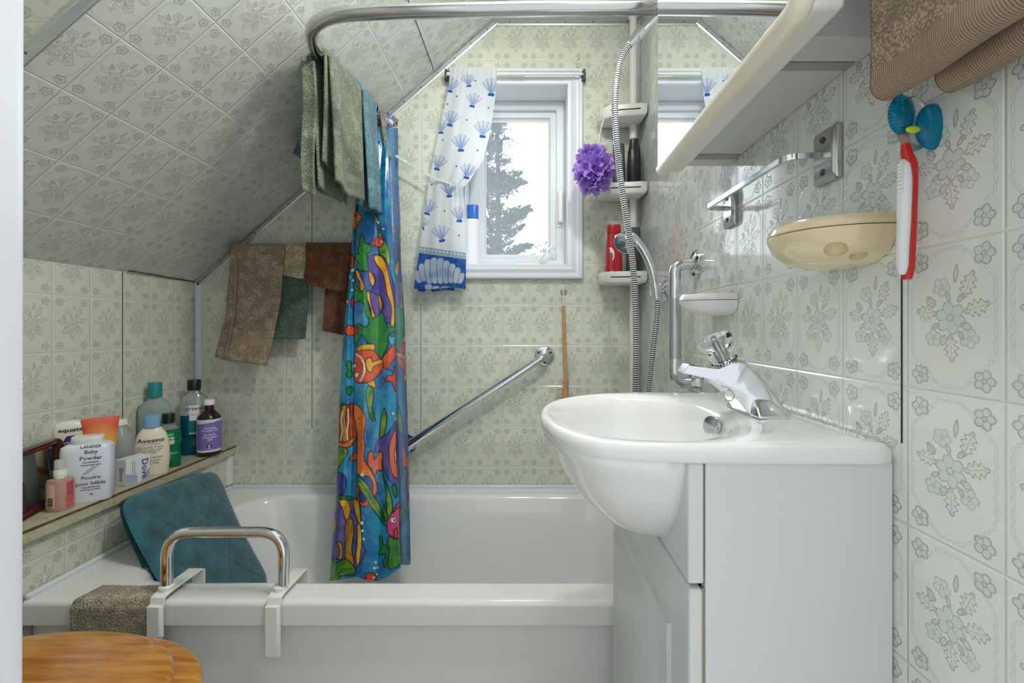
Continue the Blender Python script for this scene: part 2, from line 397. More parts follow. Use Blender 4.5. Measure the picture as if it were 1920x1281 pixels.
# front wall left of the doorway and the door jamb the camera looks past
paint = mat('white_gloss_paint', (226, 230, 236), .28, bump=.5, bscale=14, mottle=.05, mscale=5)
m = MB(); m.box(XL, -.345, .12, .22, 0, ZC); struct(m.build('wall_front', paint))
m = MB()
a = P(55, 0, .30); xj = a.x
prof = [(-.345, .12), (xj-.002, .12), (xj, .126), (xj, .14), (xj, .290), (xj-.001, .297), (xj-.003, .30), (-.345, .30)]
m.loft([[Vector((x-.004*(z/2.1)*0+ (0.0022*(1.6-z)) * (-1 if i in (1,2,3,4,5,6) else 0), y, z)) for i, (x, y) in enumerate(prof)] for z in (0, .5, 1.0, 1.6, ZC)])
m.box(-.42, -.345, .222, .30, 0, ZC)
o = struct(m.build('door_1', paint))
# seams between panels
seam = 0
def seam_box(*a):
    m = MB(); m.box(*a); return struct(m.build('trim_seam', dark))
def line_box(p, q, wdt, nrm, mt, name='trim', lift=.0008, thick=.002):
    p, q, nrm = Vector(p), Vector(q), Vector(nrm).normalized(); t = (q-p).normalized(); s_ = t.cross(nrm).normalized()*wdt/2
    m = MB(); a = [p-s_, p+s_, q+s_, q-s_]; m.loft([[v+nrm*(lift-thick) for v in a], [v+nrm*lift for v in a]]); return m
def seam_line(p, q, nrm, wd=.0022): return struct(line_box(p, q, wd, nrm, dark).build('trim_1', dark))
seam_line((-.810, YB, .62), (-.810, YB, zslope(-.81)), (0, -1, 0), .0018)
seam_line((-.402, YB, .60), (-.402, YB, 1.09), (0, -1, 0), .0012)
seam_line((XL, 1.381, .56), (XL, 1.381, ZS), (1, 0, 0), .0018)
seam_line((XR, .503, .87), (XR, .503, 1.6), (-1, 0, 0), .0016)
nS = Vector((K, 0, -1)).normalized()
ys = 1.395
seam_line((-.352, YD+.01, zslope(-.352)), (-.352, YB-.012, zslope(-.352)), nS, .0022)
seam_line((XL+.01, YB-.29, ZS+.004), (XL+.002, YB-.004, ZS-.002), (1, 0, -.3), .003)
# aluminium cover strips with screws
def strip(p, q, wd, nrm, side, mt=alu, depth=.006, n_screw=9, name='trim_2'):
    p, q, nrm, side = Vector(p), Vector(q), Vector(nrm).normalized(), Vector(side).normalized()
    prof = [(-.5, 0), (-.5, .6), (-.32, 1), (-.22, .45), (.22, .45), (.32, 1), (.5, .6), (.5, 0)]
    m = MB(); m.loft([[c_+side*(a*wd)+nrm*(h*depth) for a, h in prof] for c_ in (p, q)])
    o = struct(m.build(name, mt, sharp=20)); WL[o.name] = o.location.copy()
    for i in range(n_screw):
        c_ = p.lerp(q, (i+.5)/n_screw)+nrm*depth*.5
        t = MB(); R = nrm.to_track_quat('Z', 'Y').to_matrix(); t.lathe([(.0005, .0012), (.0022, .0008), (.0028, -.001)], c_, n=10, M=R); t.build('screw', screwm, o)
    return o
d = Vector((1, 0, K)).normalized(); sd = Vector((K, 0, -1)).normalized()
strip(Vector((XL, YB, ZS))+sd*.014, Vector((XS, YB, ZC))+sd*.014, .024, (0, -1, 0), sd, n_screw=18)
strip((XL+.014, YB, 1.165), (XL+.014, YB, .56), .022, (0, -1, 0), (1, 0, 0), mt=vinyl, n_screw=0)
strip((XS+.01, YB, ZC-.012), (XR-.02, YB, ZC-.012), .026, (0, -1, 0), (0, 0, 1), n_screw=5)
strip((XR-.021, YB, .62), (XR-.021, YB, ZC-.02), .036, (0, -1, 0), (1, 0, 0), mt=vinyl, n_screw=9)
strip(Vector((XL+.30, YD, zslope(XL+.30)))-sd*.0, Vector((XS, YD, ZC)), .030, (0, -1, 0), sd, depth=.004, n_screw=7)
# knee ledge: boxed wall, topped with a panel shelf
XB, ZL = -1.112, .555
m = MB()
pts = [(XB, .5, 0), (XB, YB, 0), (XB, YB, ZL-.012), (XB, .5, ZL-.012)]; m.quad(pts, quv(pts, uvleft))
pts = [(XB, .5, 0), (XL, .5, 0), (XL, .5, ZL-.012), (XB, .5, ZL-.012)]; m.quad(pts, quv(pts, uvback)); struct(m.build('wall_knee', tile_left))
tile_shelf = tile_mat('ledge_panel', (196, 190, 160), .35, .5)
m = MB()
pts = [(XL, .5, ZL), (XB+.016, .5, ZL), (XB+.016, YB, ZL), (XL, YB, ZL)]; m.quad(pts, quv(pts, lambda p: (p[1]/W, p[0]/Hh)))
pts = [(XB+.018, .5, ZL-.026), (XB+.018, YB, ZL-.026), (XB+.018, YB, ZL-.003), (XB+.018, .5, ZL-.003)]; m.quad(pts, quv(pts, lambda p: (p[1]/W, (p[2]-.62)/Hh)))
pts = [(XB, .5, ZL-.026), (XB, YB, ZL-.026), (XB+.018, YB, ZL-.026), (XB+.018, .5, ZL-.026)]; m.quad(pts, [(0.5,.5)]*4)
struct(m.build('trim_3', tile_shelf))
m = MB(); m.box(XB+.0145, XB+.0185, .5, YB-.001, ZL-.0035, ZL+.0015); struct(m.build('trim_4', mat('edge_wear', (92, 78, 56), .7, mottle=.5, mscale=60)))
m = MB(); m.box(XB-.002, XB+.008, YB-.03, YB-.001, .415, ZL-.027); struct(m.build('trim_5', wplas, bevel=.002))
# caulk strips where the tub meets the walls
m = MB(); m.box(XB+.001, XR-.001, YB-.014, YB-.0005, .397, .412); m.box(XB+.0005, XB+.014, .985, YB-.014, .397, .412); struct(m.build('trim_6', mat('vinyl_bead', (214, 220, 224), .3), bevel=.005))

# ---------------------------------------------------------------- window
wn = thing('window_1', 'white vinyl casement window with moulded casing in the back wall', 'window', (-.043, YB, oz0)); del wn['label']; del wn['category']; wn['kind'] = 'structure'
# moulded casing: profile swept round the opening
cx0, cx1, cz0, cz1 = -.292, .204, 1.180, 1.964
prof = [(0, 0), (0, .016), (.004, .020), (.012, .020), (.016, .014), (.024, .012), (.036, .016), (.044, .010), (.054, .008), (.054, 0)]
m = MB(); rings = []
for sx, sz in ((0, 0), (1, 0), (1, 1), (0, 1)):
    ring = []
    for a, h in prof:
        x = (cx1-a) if sx else (cx0+a); z = (cz1-a) if sz else (cz0+a); ring.append(Vector((x, YB-h, z)))
    rings.append(ring)
m.loft(rings, loop=True); m.build('casing', vinyl, wn, sharp=25)
m = MB(); e = .0015
for (x0, x1, z0, z1) in ((ox0, ox0+e, oz0, oz1), (ox1-e, ox1, oz0, oz1), (ox0, ox1, oz1-e, oz1), (ox0, ox1, oz0, oz0+e)): m.box(x0, x1, YB-.008, YB+.15, z0, z1)
m.build('reveal', mat('reveal_paint', (236, 240, 242), .4), wn)
def frame(x0, x1, z0, z1, wd, y0, y1, name, mt, bevel=.002, wb=None):
    m = MB(); wb = wb or wd
    rings = []
    for (sx, sz) in ((0, 0), (1, 0), (1, 1), (0, 1)):
        X_ = x1 if sx else x0; Z_ = z1 if sz else z0; xi = X_-wd if sx else X_+wd; zi = Z_-wd if sz else Z_+wb
        rings.append([Vector((X_, y1, Z_)), Vector((X_, y0, Z_)), Vector((xi, y0, zi)), Vector((xi, y1, zi))])
    m.loft(rings, loop=True); return m.build(name, mt, wn, bevel=bevel)
YG = 1.825
frame(ox0+.002, ox1-.002, oz0+.002, oz1-.002, .034, YG-.03, YG+.01, 'outer_frame', vinyl)
frame(ox0+.030, ox1-.030, oz0+.030, oz1-.03, .030, YG-.012, YG+.02, 'sash', vinyl)
frame(ox0+.056, ox1-.058, oz0+.052, oz1-.058, .010, YG-.004, YG+.012, 'screen_frame', mat('screen_frame', (205, 208, 208), .4))
gm = bpy.data.materials.new('window_glass'); gm.use_nodes = True; nt = gm.node_tree; nt.nodes.clear()
o_ = nt.nodes.new('ShaderNodeOutputMaterial'); t_ = nt.nodes.new('ShaderNodeBsdfTransparent'); t_.inputs[0].default_value = (.93, .95, .96, 1); g_ = nt.nodes.new('ShaderNodeBsdfGlossy'); g_.inputs['Roughness'].default_value = .02
mx = nt.nodes.new('ShaderNodeMixShader'); fr = nt.nodes.new('ShaderNodeFresnel'); nt.links.new(fr.outputs[0], mx.inputs[0]); nt.links.new(t_.outputs[0], mx.inputs[1]); nt.links.new(g_.outputs[0], mx.inputs[2]); nt.links.new(mx.outputs[0], o_.inputs[0])
gx0, gx1, gz0, gz1 = ox0+.06, ox1-.062, oz0+.056, oz1-.062
m = MB(); m.box(gx0, gx1, YG+.018, YG+.022, gz0, gz1); m.build('glass', gm, wn)
# insect screen: fine woven mesh, slightly translucent
sm = bpy.data.materials.new('insect_screen'); sm.use_nodes = True; nt = sm.node_tree; nt.nodes.clear()
o_ = nt.nodes.new('ShaderNodeOutputMaterial'); t_ = nt.nodes.new('ShaderNodeBsdfTransparent'); d_ = nt.nodes.new('ShaderNodeBsdfTranslucent'); d_.inputs[0].default_value = (.36, .39, .42, 1)
mx = nt.nodes.new('ShaderNodeMixShader'); tc = nt.nodes.new('ShaderNodeTexCoord'); v_ = nt.nodes.new('ShaderNodeTexNoise'); v_.inputs['Scale'].default_value = 260; nt.links.new(tc.outputs['Object'], v_.inputs['Vector'])
mr = nt.nodes.new('ShaderNodeMapRange'); mr.inputs['From Min'].default_value = .35; mr.inputs['From Max'].default_value = .65; mr.inputs['To Min'].default_value = .12; mr.inputs['To Max'].default_value = .30; nt.links.new(v_.outputs['Fac'], mr.inputs['Value'])
nt.links.new(mr.outputs[0], mx.inputs[0]); nt.links.new(t_.outputs[0], mx.inputs[1]); nt.links.new(d_.outputs[0], mx.inputs[2]); nt.links.new(mx.outputs[0], o_.inputs[0])
m = MB(); m.box(gx0, gx1, YG+.004, YG+.0048, gz0, gz1); m.build('insect_screen', sm, wn)
m = MB(); m.box(gx0, gx1, YG+.006, YG+.016, gz1-.006, gz1+.004); m.box(gx0-.002, gx1, YG-.002, YG+.0, gz1-.012, gz1-.002); m.build('top_rail', wplas, wn, bevel=.001)
# latch lever on the right stile and the folding crank on the sill
m = MB(); l0 = P(1050, 420, YG-.05); m.box(l0.x-.014, l0.x+.012, YG-.036, YG-.028, l0.z-.010, l0.z+.11); m.box(l0.x-.008, l0.x+.011, YG-.056, YG-.036, l0.z+.006, l0.z+.135); m.build('latch', wplas, wn, bevel=.004)
m = MB(); c0 = P(965, 492, YG-.06); m.box(c0.x, c0.x+.10, YG-.07, YG-.035, oz0+.002, oz0+.018)
m.tube([P(1010, 488, YG-.06), P(1015, 482, YG-.062), P(1034, 464, YG-.065), P(1040, 463, YG-.065)], [.007, .006, .0045, .0045], 10)
m.tube([P(1040, 468, YG-.065), P(1040, 457, YG-.07)], .0065, 12); m.build('crank', wplas, wn, bevel=.003)
# curtain rod of the window
rd = thing('curtain_rod', 'thin white rod across the top of the window casing', 'curtain rod', (.0, YB-.03, 1.94))
m = MB(); zr = 1.0+(VY-139)/F*1.645; m.tube([(-.30, 1.645, zr), (-.01, 1.645, zr)], .0062, 12); m.tube([(-.02, 1.645, zr), (.205, 1.645, zr)], .0045, 12); m.build('rod', wplas, rd)
for x in (-.301, .206):
    m = MB(); m.box(x-.004, x+.004, 1.637, 1.662, zr-.018, zr+.016); m.box(x-.008, x+.008, 1.656, 1.664, zr-.020, zr+.018); m.build('bracket', screwm, rd, bevel=.002)
# ---------------------------------------------------------------- outdoors: trees and ground beyond the window
needle = mat('needles', (74, 84, 82), .8, mottle=.3, mscale=6); bark = mat('bark', (80, 72, 64), .9)
m = MB(); m.box(-12, 12, 2.6, 30, -3.1, -3.0); struct(m.build('floor_ground', mat('bounce_ground', (200, 200, 192), .9)))  # unseen ground, made pale to bounce light up onto the window reveal
def leaf_cloud(m, n, fn, s0, s1):
    for i in range(n):
        c_, d_ = fn(); s_ = random.uniform(s0, s1); u = Vector((random.gauss(0,1), random.gauss(0,1), random.gauss(0,1))).normalized()
        u = (u*.6+d_).normalized(); v = u.cross(Vector((random.gauss(0,1), random.gauss(0,1), random.gauss(0,1)))).normalized()
        m.add([c_-u*s_, c_-v*s_*.33, c_+u*s_, c_+v*s_*.33], [(0, 1, 2, 3)])
def conifer(x, y, z0, z1, rad, n, label):
    t = thing('tree', label, 'tree', (x, y, z0))
    m = MB(); m.tube([(x, y, z0), (x+.03, y, (z0+z1)/2), (x, y, z1)], [.14, .08, .01], 8); m.build('trunk', bark, t)
    brs = []
    for i in range(150):
        q = random.random(); z = z0+1.2+(z1-z0-1.2)*q; a = random.uniform(0, 2*PI); r = rad*(1-q**2.2)*random.uniform(.55, 1.2)*(1+.15*math.sin(9*q))
        brs.append((Vector((x, y, z)), Vector((math.cos(a), math.sin(a), random.uniform(.15, .6))), r))
    m = MB()
    def fn():
        p, d_, r = random.choice(brs); q = random.random()**.7
        return p+d_*r*q+Vector([random.gauss(0, .07*(1.2-q)) for _ in range(3)]), d_.normalized()
    leaf_cloud(m, n, fn, .022, .06); m.build('foliage', needle, t)
conifer(-.55, 8.0, -3, 5.5, 1.0, 42000, 'tall dark conifer nearest the window glass')
conifer(-1.15, 10.5, -3, 6.6, 1.15, 30000, 'second conifer standing half hidden behind the tall one at left of the window view')
def shrub(x, y, z0, z1, rad, n, label):
    t = thing('shrub', label, 'shrub', (x, y, z0)); m = MB()
    m.tube([(x, y, z0), (x, y, z1-.3)], [.06, .02], 8); m.build('trunk', bark, t); m = MB()
    def fn():
        v = Vector((random.gauss(0, 1), random.gauss(0, 1), random.gauss(0, 1))).normalized(); r = random.random()**.4
        h = (z1-z0)*.30; return Vector((x+v.x*rad*r, y+v.y*rad*r, z1-h*1.05+v.z*h*r)), v
    leaf_cloud(m, n, fn, .03, .07); m.build('foliage', needle, t)
shrub(.5, 13.0, -3, 3.6, 1.3, 6000, 'low bushy tree crown at the right foot of the window view')

# ---------------------------------------------------------------- bathtub
m = MB(); tx0, tx1, ty0, ty1 = XB+.003, XR-.003, .98, YB-.003; zt = .40
O = lambda i, r, z: rrect(tx0, tx1, ty0+i, ty1, min(r, .003), z, 8)
def I(x0, x1, y0, y1, r, z): return rrect(x0, x1, y0, y1, r, z, 8)
rings = [O(.022, .01, 0), O(.022, .01, .347), O(.003, .01, .345), O(.0, .012, .348), O(0, .012, .388), O(.0012, .014, .3935), O(.005, .014, .3985), O(.011, .02, .4005),
         I(-.985, .345, 1.045, 1.612, .13, .4005), I(-.972, .335, 1.057, 1.600, .13, .397), I(-.962, .325, 1.066, 1.590, .125, .385),
         I(-.93, .30, 1.08, 1.565, .12, .30), I(-.88, .28, 1.10, 1.545, .12, .18), I(-.80, .24, 1.13, 1.52, .12, .10), I(-.70, .20, 1.17, 1.48, .10, .075)]
m.loft(rings, cap0=True, cap1=True)
tub = m.build('bathtub', tubm, sharp=70, wn=True); tag(tub, 'white enamelled bathtub with raised rim set across the room under the window', 'bathtub')

# teal quilted mat folded over, leaning from the ledge down into the tub
teal = mat('teal_velour', (26, 88, 98), .75, bump=1, bscale=140, mottle=.45, mscale=22, sheen=.6, detail=6)
A_, B_, C_, D_ = Vector((-1.045, 1.125, .558)), Vector((-1.052, 1.50, .520)), Vector((-.815, 1.405, .19)), Vector((-.80, 1.085, .22))
nrm = ((B_-A_).cross(D_-A_)).normalized()
if nrm.x < 0: nrm = -nrm
def matfn(off, th, grow=0.0):
    def se(u, v):
        x, y = u*2-1, v*2-1; r = (abs(x)**9+abs(y)**9)**(1/9); k = max(abs(x), abs(y))/max(r, 1e-6); return (x*k+1)/2, (y*k+1)/2
    def fn(u, v, side=1):
        uu, vv = se(u, v)
        p = A_.lerp(B_, uu).lerp(D_.lerp(C_, uu), vv)
        e = max(abs(u*2-1), abs(v*2-1)); bul = (1-e**8)**.5
        sag = math.sin(PI*vv)*(-.012); q = 0
        if side > 0:
            a1 = (uu*3.2+vv*3.0) % 1; a2 = (uu*3.2-vv*3.0) % 1
            q = -.0012*math.exp(-((min(a1, 1-a1))/.03)**2)-.0012*math.exp(-((min(a2, 1-a2))/.03)**2)
        return p+nrm*(off+sag+(th*.5*bul+q*bul)*side)
    return fn
mt = thing('bath_mat', 'folded teal quilted velour mat leaning against the ledge inside the tub', 'bath mat', (-.80, 1.2, .22))
m = MB(); f = matfn(.012, .026); m.grid(lambda u, v: f(u, v, 1), 90, 90); m.grid(lambda u, v: f(u, v, -1), 20, 20); m.build('front_layer', teal, mt, sharp=80)
A2, B2, C2, D2 = A_, B_, C_, D_
A_, B_ = A_+Vector((0, .02, .006)), B_+Vector((0, -.01, .018)); f2 = matfn(-.016, .018); m = MB(); m.grid(lambda u, v: f2(u, v, 1), 30, 30); m.grid(lambda u, v: f2(u, v, -1), 20, 20); m.build('back_layer', teal, mt, sharp=80)
A_, B_ = A2, B2
m = MB(); pts = [f(u, .0, 0) for u in np.linspace(0.03, .97, 24)]; m.tube([p-nrm*.014 for p in pts], .004, 8); m.build('piping', mat('dark_piping', (40, 50, 48), .7), mt)

# beige towel over the tub rim
tb = terry('beige_terry', (172, 160, 138), 300)
def drape(fnpath, nu, nv, mtl, name, label, cat='towel', solid=.006, **kw):
    m = MB(); m.grid(fnpath, nu, nv); o = m.build(name, mtl, solid=solid, sharp=80, off=kw.get('off', 1)); return tag(o, label, cat)
def rimtowel(u, v):
    x = -.985+u*.185+.004*math.sin(v*9)
    prof = [(1.046, .392), (1.035, .4045), (1.0, .4065), (.982, .404), (.974, .392), (.972, .34), (.976, .29), (.985, .22)]
    s_ = v*(len(prof)-1); i = min(int(s_), len(prof)-2); t = s_-i
    y = prof[i][0]*(1-t)+prof[i+1][0]*t; z = prof[i][1]*(1-t)+prof[i+1][1]*t
    return Vector((x-(.012*(v-.4) if u < .5 else 0), y-.003*abs(math.sin(u*7+v*3))-.002, z+.003*abs(math.sin(u*5+1))*(1 if v < .5 else 0)))
drape(rimtowel, 40, 56, tb, 'towel', 'beige terry towel folded over the front rim of the tub beside the toilet', solid=.007, off=-1)

# clamp-on grab handle
gh = thing('tub_grab_handle', 'chrome hoop handle clamped on the tub rim with white brackets', 'grab bar', (-.68, 1.0, .35))
pts = bend_path([P(313, 1098, 1.0), P(312, 998, 1.0), P(534, 998, 1.0), P(531, 1096, 1.0)], .065, 10); m = MB(); m.tube(pts, .0115, 20); m.build('tube', chrome, gh)
for cx, zb in ((-.806, .328), (-.552, .285)):
    m = MB(); path = [(.9725, zb), (.9725, .39), (.978, .4095), (.99, .412), (1.085, .412), (1.094, .407), (1.094, .372), (1.086, .364), (1.075, .366), (1.04, .385)]
    path = [(a, b) for a, b in path]; hw = .0155
    th = .0045; L_, R_ = [], []
    for i, (y, z) in enumerate(path):
        p0 = path[max(i-1, 0)]; p1 = path[min(i+1, len(path)-1)]; t = Vector((p1[0]-p0[0], p1[1]-p0[1])).normalized(); n_ = Vector((-t.y, t.x))
        L_.append((y+n_.x*th, z+n_.y*th)); R_.append((y-n_.x*.0005, z-n_.y*.0005))
    rings = []
    for (a, b) in zip(L_, R_): rings.append([Vector((cx-hw, a[0], a[1])), Vector((cx+hw, a[0], a[1])), Vector((cx+hw, b[0], b[1])), Vector((cx-hw, b[0], b[1]))])
    m.loft(rings); m.build('bracket', wplas, gh, bevel=.0012)
    m = MB(); m.box(cx-.015, cx+.015, .962, .9702, zb+.004, .40); m.build('pad', wplas, gh, bevel=.003)
    m = MB(); m.lathe([(.013, .412), (.0155, .414), (.0155, .424), (.013, .427)], (cx, 1.0, 0), 24); m.build('collar', wplas, gh)

# ---------------------------------------------------------------- toilet
wd = bpy.data.materials.new('varnished_wood'); wd.use_nodes = True; nt = wd.node_tree; b = nt.nodes['Principled BSDF']; tc = nt.nodes.new('ShaderNodeTexCoord'); mp = nt.nodes.new('ShaderNodeMapping'); mp.inputs['Scale'].default_value = (3, 26, 26)
n1 = nt.nodes.new('ShaderNodeTexNoise'); n1.inputs['Scale'].default_value = 3.0; n1.inputs['Detail'].default_value = 6; n1.inputs['Distortion'].default_value = .6; r_ = nt.nodes.new('ShaderNodeValToRGB')
nt.links.new(tc.outputs['Object'], mp.inputs['Vector']); nt.links.new(mp.outputs[0], n1.inputs['Vector']); nt.links.new(n1.outputs['Fac'], r_.inputs['Fac']); nt.links.new(r_.outputs['Color'], b.inputs['Base Color'])
r_.color_ramp.elements[0].position = .3; r_.color_ramp.elements[0].color = (*lin((164, 98, 30)), 1); r_.color_ramp.elements[1].position = .72; r_.color_ramp.elements[1].color = (*lin((214, 152, 66)), 1)
b.inputs['Roughness'].default_value = .22; b.inputs['Coat Weight'].default_value = .8; b.inputs['Coat Roughness'].default_value = .1
tl = thing('toilet', 'toilet with a closed varnished wooden lid in the lower left corner', 'toilet', (-.83, .68, 0))
def ell(cx, cy, a, b_, z, n=64, e=2.15): return [Vector((cx+math.copysign(abs(math.cos(2*PI*k/n))**(2/e), math.cos(2*PI*k/n))*a, cy+math.copysign(abs(math.sin(2*PI*k/n))**(2/e), math.sin(2*PI*k/n))*b_, z)) for k in range(n)]
def slab(cx, cy, a, b_, z0, z1, r=.008):
    m = MB(); rs = [ell(cx, cy, a-r, b_-r, z0)]
    for t in range(0, 7):
        q = -PI/2+PI*t/6; rs.append(ell(cx, cy, a-r+r*math.cos(q), b_-r+r*math.cos(q), (z0+z1)/2+(z1-z0)/2*math.sin(q)))
    rs.append(ell(cx, cy, a-r-.03, b_-r-.03, z1+.001)); m.loft(rs); return m
slab(-.835, .682, .255, .180, .400, .420).build('lid', wd, tl, sharp=60)
slab(-.818, .697, .275, .190, .374, .396).build('seat', wd, tl, sharp=60)
m = MB(); m.loft([ell(-.86, .69, .16, .10, 0), ell(-.86, .69, .165, .105, .03), ell(-.86, .69, .15, .095, .12), ell(-.85, .69, .18, .13, .22), ell(-.83, .69, .24, .165, .33), ell(-.825, .69, .26, .178, .36), ell(-.825, .69, .26, .178, .372)]); m.build('bowl', porc, tl, sharp=60)

# ---------------------------------------------------------------- vanity cabinet
vx, vy0, vy1, zv = .2034, .513, .958, .845
va = thing('vanity_cabinet', 'white laminate vanity cabinet under the basin at the right', 'vanity cabinet', (.31, .73, 0))
m = MB(); m.box(vx, XR-.002, vy0, vy0+.016, 0, zv); m.build('side_panel', lam, va, bevel=.0012)
m = MB(); m.box(vx, XR-.002, vy1-.016, vy1, 0, zv); m.build('side_panel', lam, va, bevel=.0012)
m = MB(); m.box(vx+.002, XR-.01, vy0+.016, vy1-.016, .05, .066); m.box(XR-.012, XR-.004, vy0+.016, vy1-.016, .05, zv-.2); m.build('carcass', lam, va)
m = MB(); m.box(.2, .2030, vy0+.002, vy0+.006, 0, .70); m.build('gap_strip', mat('aged_edge', (150, 140, 112), .7), va)
# upper fascia
nt_ = [(.650, .706), (.630, .712), (.600, .725), (.572, .745), (.557, .77), (.545, .80), (.535, .8445)]      # front board, notched round the hanging bowl
m = MB(); m.prism([(.183, y, z) for y, z in [(vy0-.001, .8445), (vy0-.001, .706)]+nt_], (.0185, 0, 0)); m.build('fascia', lam, va, bevel=.003, seg=3)
m = MB(); m.prism([(.183, y, z) for y, z in [(.972, .706), (.972, .8445)]+[(1.43-y, z) for y, z in reversed(nt_)]], (.0185, 0, 0)); m.build('fascia', lam, va, bevel=.003, seg=3)
# raised-panel door (outer slab with a routed panel)
m = MB(); dy0, dy1, dz0, dz1 = vy0-.001, .972, .03, .700
m.box(.184, .2005, dy0, dy1, dz0, dz1)
dr = m.build('door', lam, va, bevel=.004, seg=3)
def yz(x, y0, y1, z0, z1): return [Vector((x, y0, z0)), Vector((x, y1, z0)), Vector((x, y1, z1)), Vector((x, y0, z1))]
m = MB(); g = .012
m.loft([yz(.1845, dy0+.062, dy1-.030, dz0+.05, dz1-.078), yz(.1795, dy0+.068, dy1-.036, dz0+.056, dz1-.084), yz(.1785, dy0+.090, dy1-.058, dz0+.076, dz1-.106), yz(.1745, dy0+.098, dy1-.066, dz0+.085, dz1-.114)], cap0=True)
m.build('raised_panel', lam, dr)

# ---------------------------------------------------------------- basin
bs = thing('wash_basin', 'white semi-recessed porcelain basin projecting over the vanity', 'basin', (.22, .71, .85))
cx, cy, zr = .185, .715, .866
rimpts = [(.424-.006, .507), (.30, .507), (.22, .508), (.174, .510), (.114, .518), (.069, .541), (.035, .600), (.0195, .690), (.028, .780), (.062, .848), (.130, .903), (.22, .931), (.30, .934), (.418, .934)]
ctr = Vector((cx, cy, 0))
# resample rim by angle round the centre
N_ = 144
poly = [Vector((x, y, 0)) for x, y in smooth_path([(x, y, 0) for x, y in rimpts], 12) for x, y in [(x, y)]] if False else [Vector(p) for p in smooth_path([(x, y, 0) for x, y in rimpts], 12)]
poly.append(poly[0].copy())
def rimr(a):
    d_ = Vector((math.cos(a), math.sin(a), 0)); best = 0
    for p, q in zip(poly[:-1], poly[1:]):
        e_ = q-p; den = d_.x*e_.y-d_.y*e_.x
        if abs(den) < 1e-9: continue
        w_ = p-ctr; t = (w_.x*e_.y-w_.y*e_.x)/den; u = (w_.x*d_.y-w_.y*d_.x)/den
        if t > 0 and -1e-6 <= u <= 1+1e-6: best = max(best, t)
    return best
angs = [2*PI*k/N_ for k in range(N_)]
RR = [rimr(a) for a in angs]
def ringr(f, z): return [Vector((cx+math.cos(a)*r, cy+math.sin(a)*r, z(a, r) if callable(z) else z)) for a, r in zip(angs, [f(a, R_) for a, R_ in zip(angs, RR)])]
ic = Vector((.172, .716, 0)); ia, ib = .131, .172      # inner opening ellipse
def inner_r(a, k, sh=0):                                # radius from (cx,cy) of inner ellipse scaled by k
    d_ = Vector((math.cos(a), math.sin(a))); o = Vector((cx-ic.x-sh, cy-ic.y)); A1 = (d_.x/(ia*k))**2+(d_.y/(ib*k))**2; B1 = 2*(o.x*d_.x/(ia*k)**2+o.y*d_.y/(ib*k)**2); C1 = (o.x/(ia*k))**2+(o.y/(ib*k))**2-1
    return (-B1+math.sqrt(max(B1*B1-4*A1*C1, 0)))/(2*A1)
m = MB(); rings = []
rings.append(ringr(lambda a, R: R-.0025, zr-.0215)); rings.append(ringr(lambda a, R: R-.0005, zr-.019)); rings.append(ringr(lambda a, R: R, zr-.012)); rings.append(ringr(lambda a, R: R-.001, zr-.004)); rings.append(ringr(lambda a, R: R-.006, zr))
def mid(a, R, t):
    return (R-.006)*(1-t)+inner_r(a, 1.06)*t
def zdeck(a, r):
    x = cx+math.cos(a)*r; return zr+.002*max(0, min(1, (x-.25)/.1))
for t in (.25, .6, 1.0): rings.append(ringr(lambda a, R, t=t: mid(a, R, t), zdeck if t < 1 else zr-.002))
for k, dz in ((1.0, .010), (.965, .022), (.93, .045), (.88, .075), (.78, .105)):
    rings.append(ringr(lambda a, R, k=k: inner_r(a, k), zr-dz))
base_ = rings[-1]; cen = sum(base_, Vector())/len(base_)
for k, dz in ((.85, .120), (.66, .133), (.42, .142), (.15, .146)): rings.append([Vector((cen.x+(p.x-cen.x)*k, cen.y+(p.y-cen.y)*k, zr-dz)) for p in base_])
m.loft(rings, cap0=False, cap1=True)
# slab underside near the wall and the hanging bowl
rings = [ringr(lambda a, R: R-.0025, zr-.0215)]
def outb(a, R, s_): 
    xr = cx+math.cos(a)*R; k = min(1, max(0, (xr-.15)/.065)); k = k*k*(3-2*k)
    return ((R-.002)*(1-k)+min(R-.004, inner_r(a, 1.10))*k)*s_
prof = [(1.0, .022), (.992, .032), (.965, .045), (.91, .07), (.84, .093), (.75, .115), (.64, .136), (.50, .154), (.34, .168), (.18, .177), (.06, .1805), (.01, .181)]
# the lowest point sits towards the wall: shift centre with depth
for s_, dz in prof:
    k = (dz/.2)
    shx = .022*k
    ring = []
    for a, R in zip(angs, RR):
        r = outb(a, R, s_); ring.append(Vector((cx+shx*(1 if s_ < .985 else .0)+math.cos(a)*r*(.98 if s_ < 1 else 1), cy+math.sin(a)*r, zr-dz)))
    rings.append(ring)
m.loft(rings, cap0=False, cap1=True)
m.build('bowl', porc, bs, sharp=70)
m = MB(); oc = Vector((.2925, .700, .8455)); on = Vector((-1, -.45, .2)).normalized(); Rm = on.to_track_quat('Z', 'Y').to_matrix()
m.lathe([(.0115, -.003), (.0115, .001), (.009, .004), (.009, .008), (.0148, .009), (.015, .0105), (.012, .012), (.001, .0125)], oc, n=32, M=Rm); m.build('overflow_cap', steel, bs)
m = MB(); m.lathe([(.022, zr-.1465), (.022, zr-.143), (.016, zr-.141), (.001, zr-.141)], (ic.x+.02, .716, 0), n=32); m.build('drain', chrome, bs)

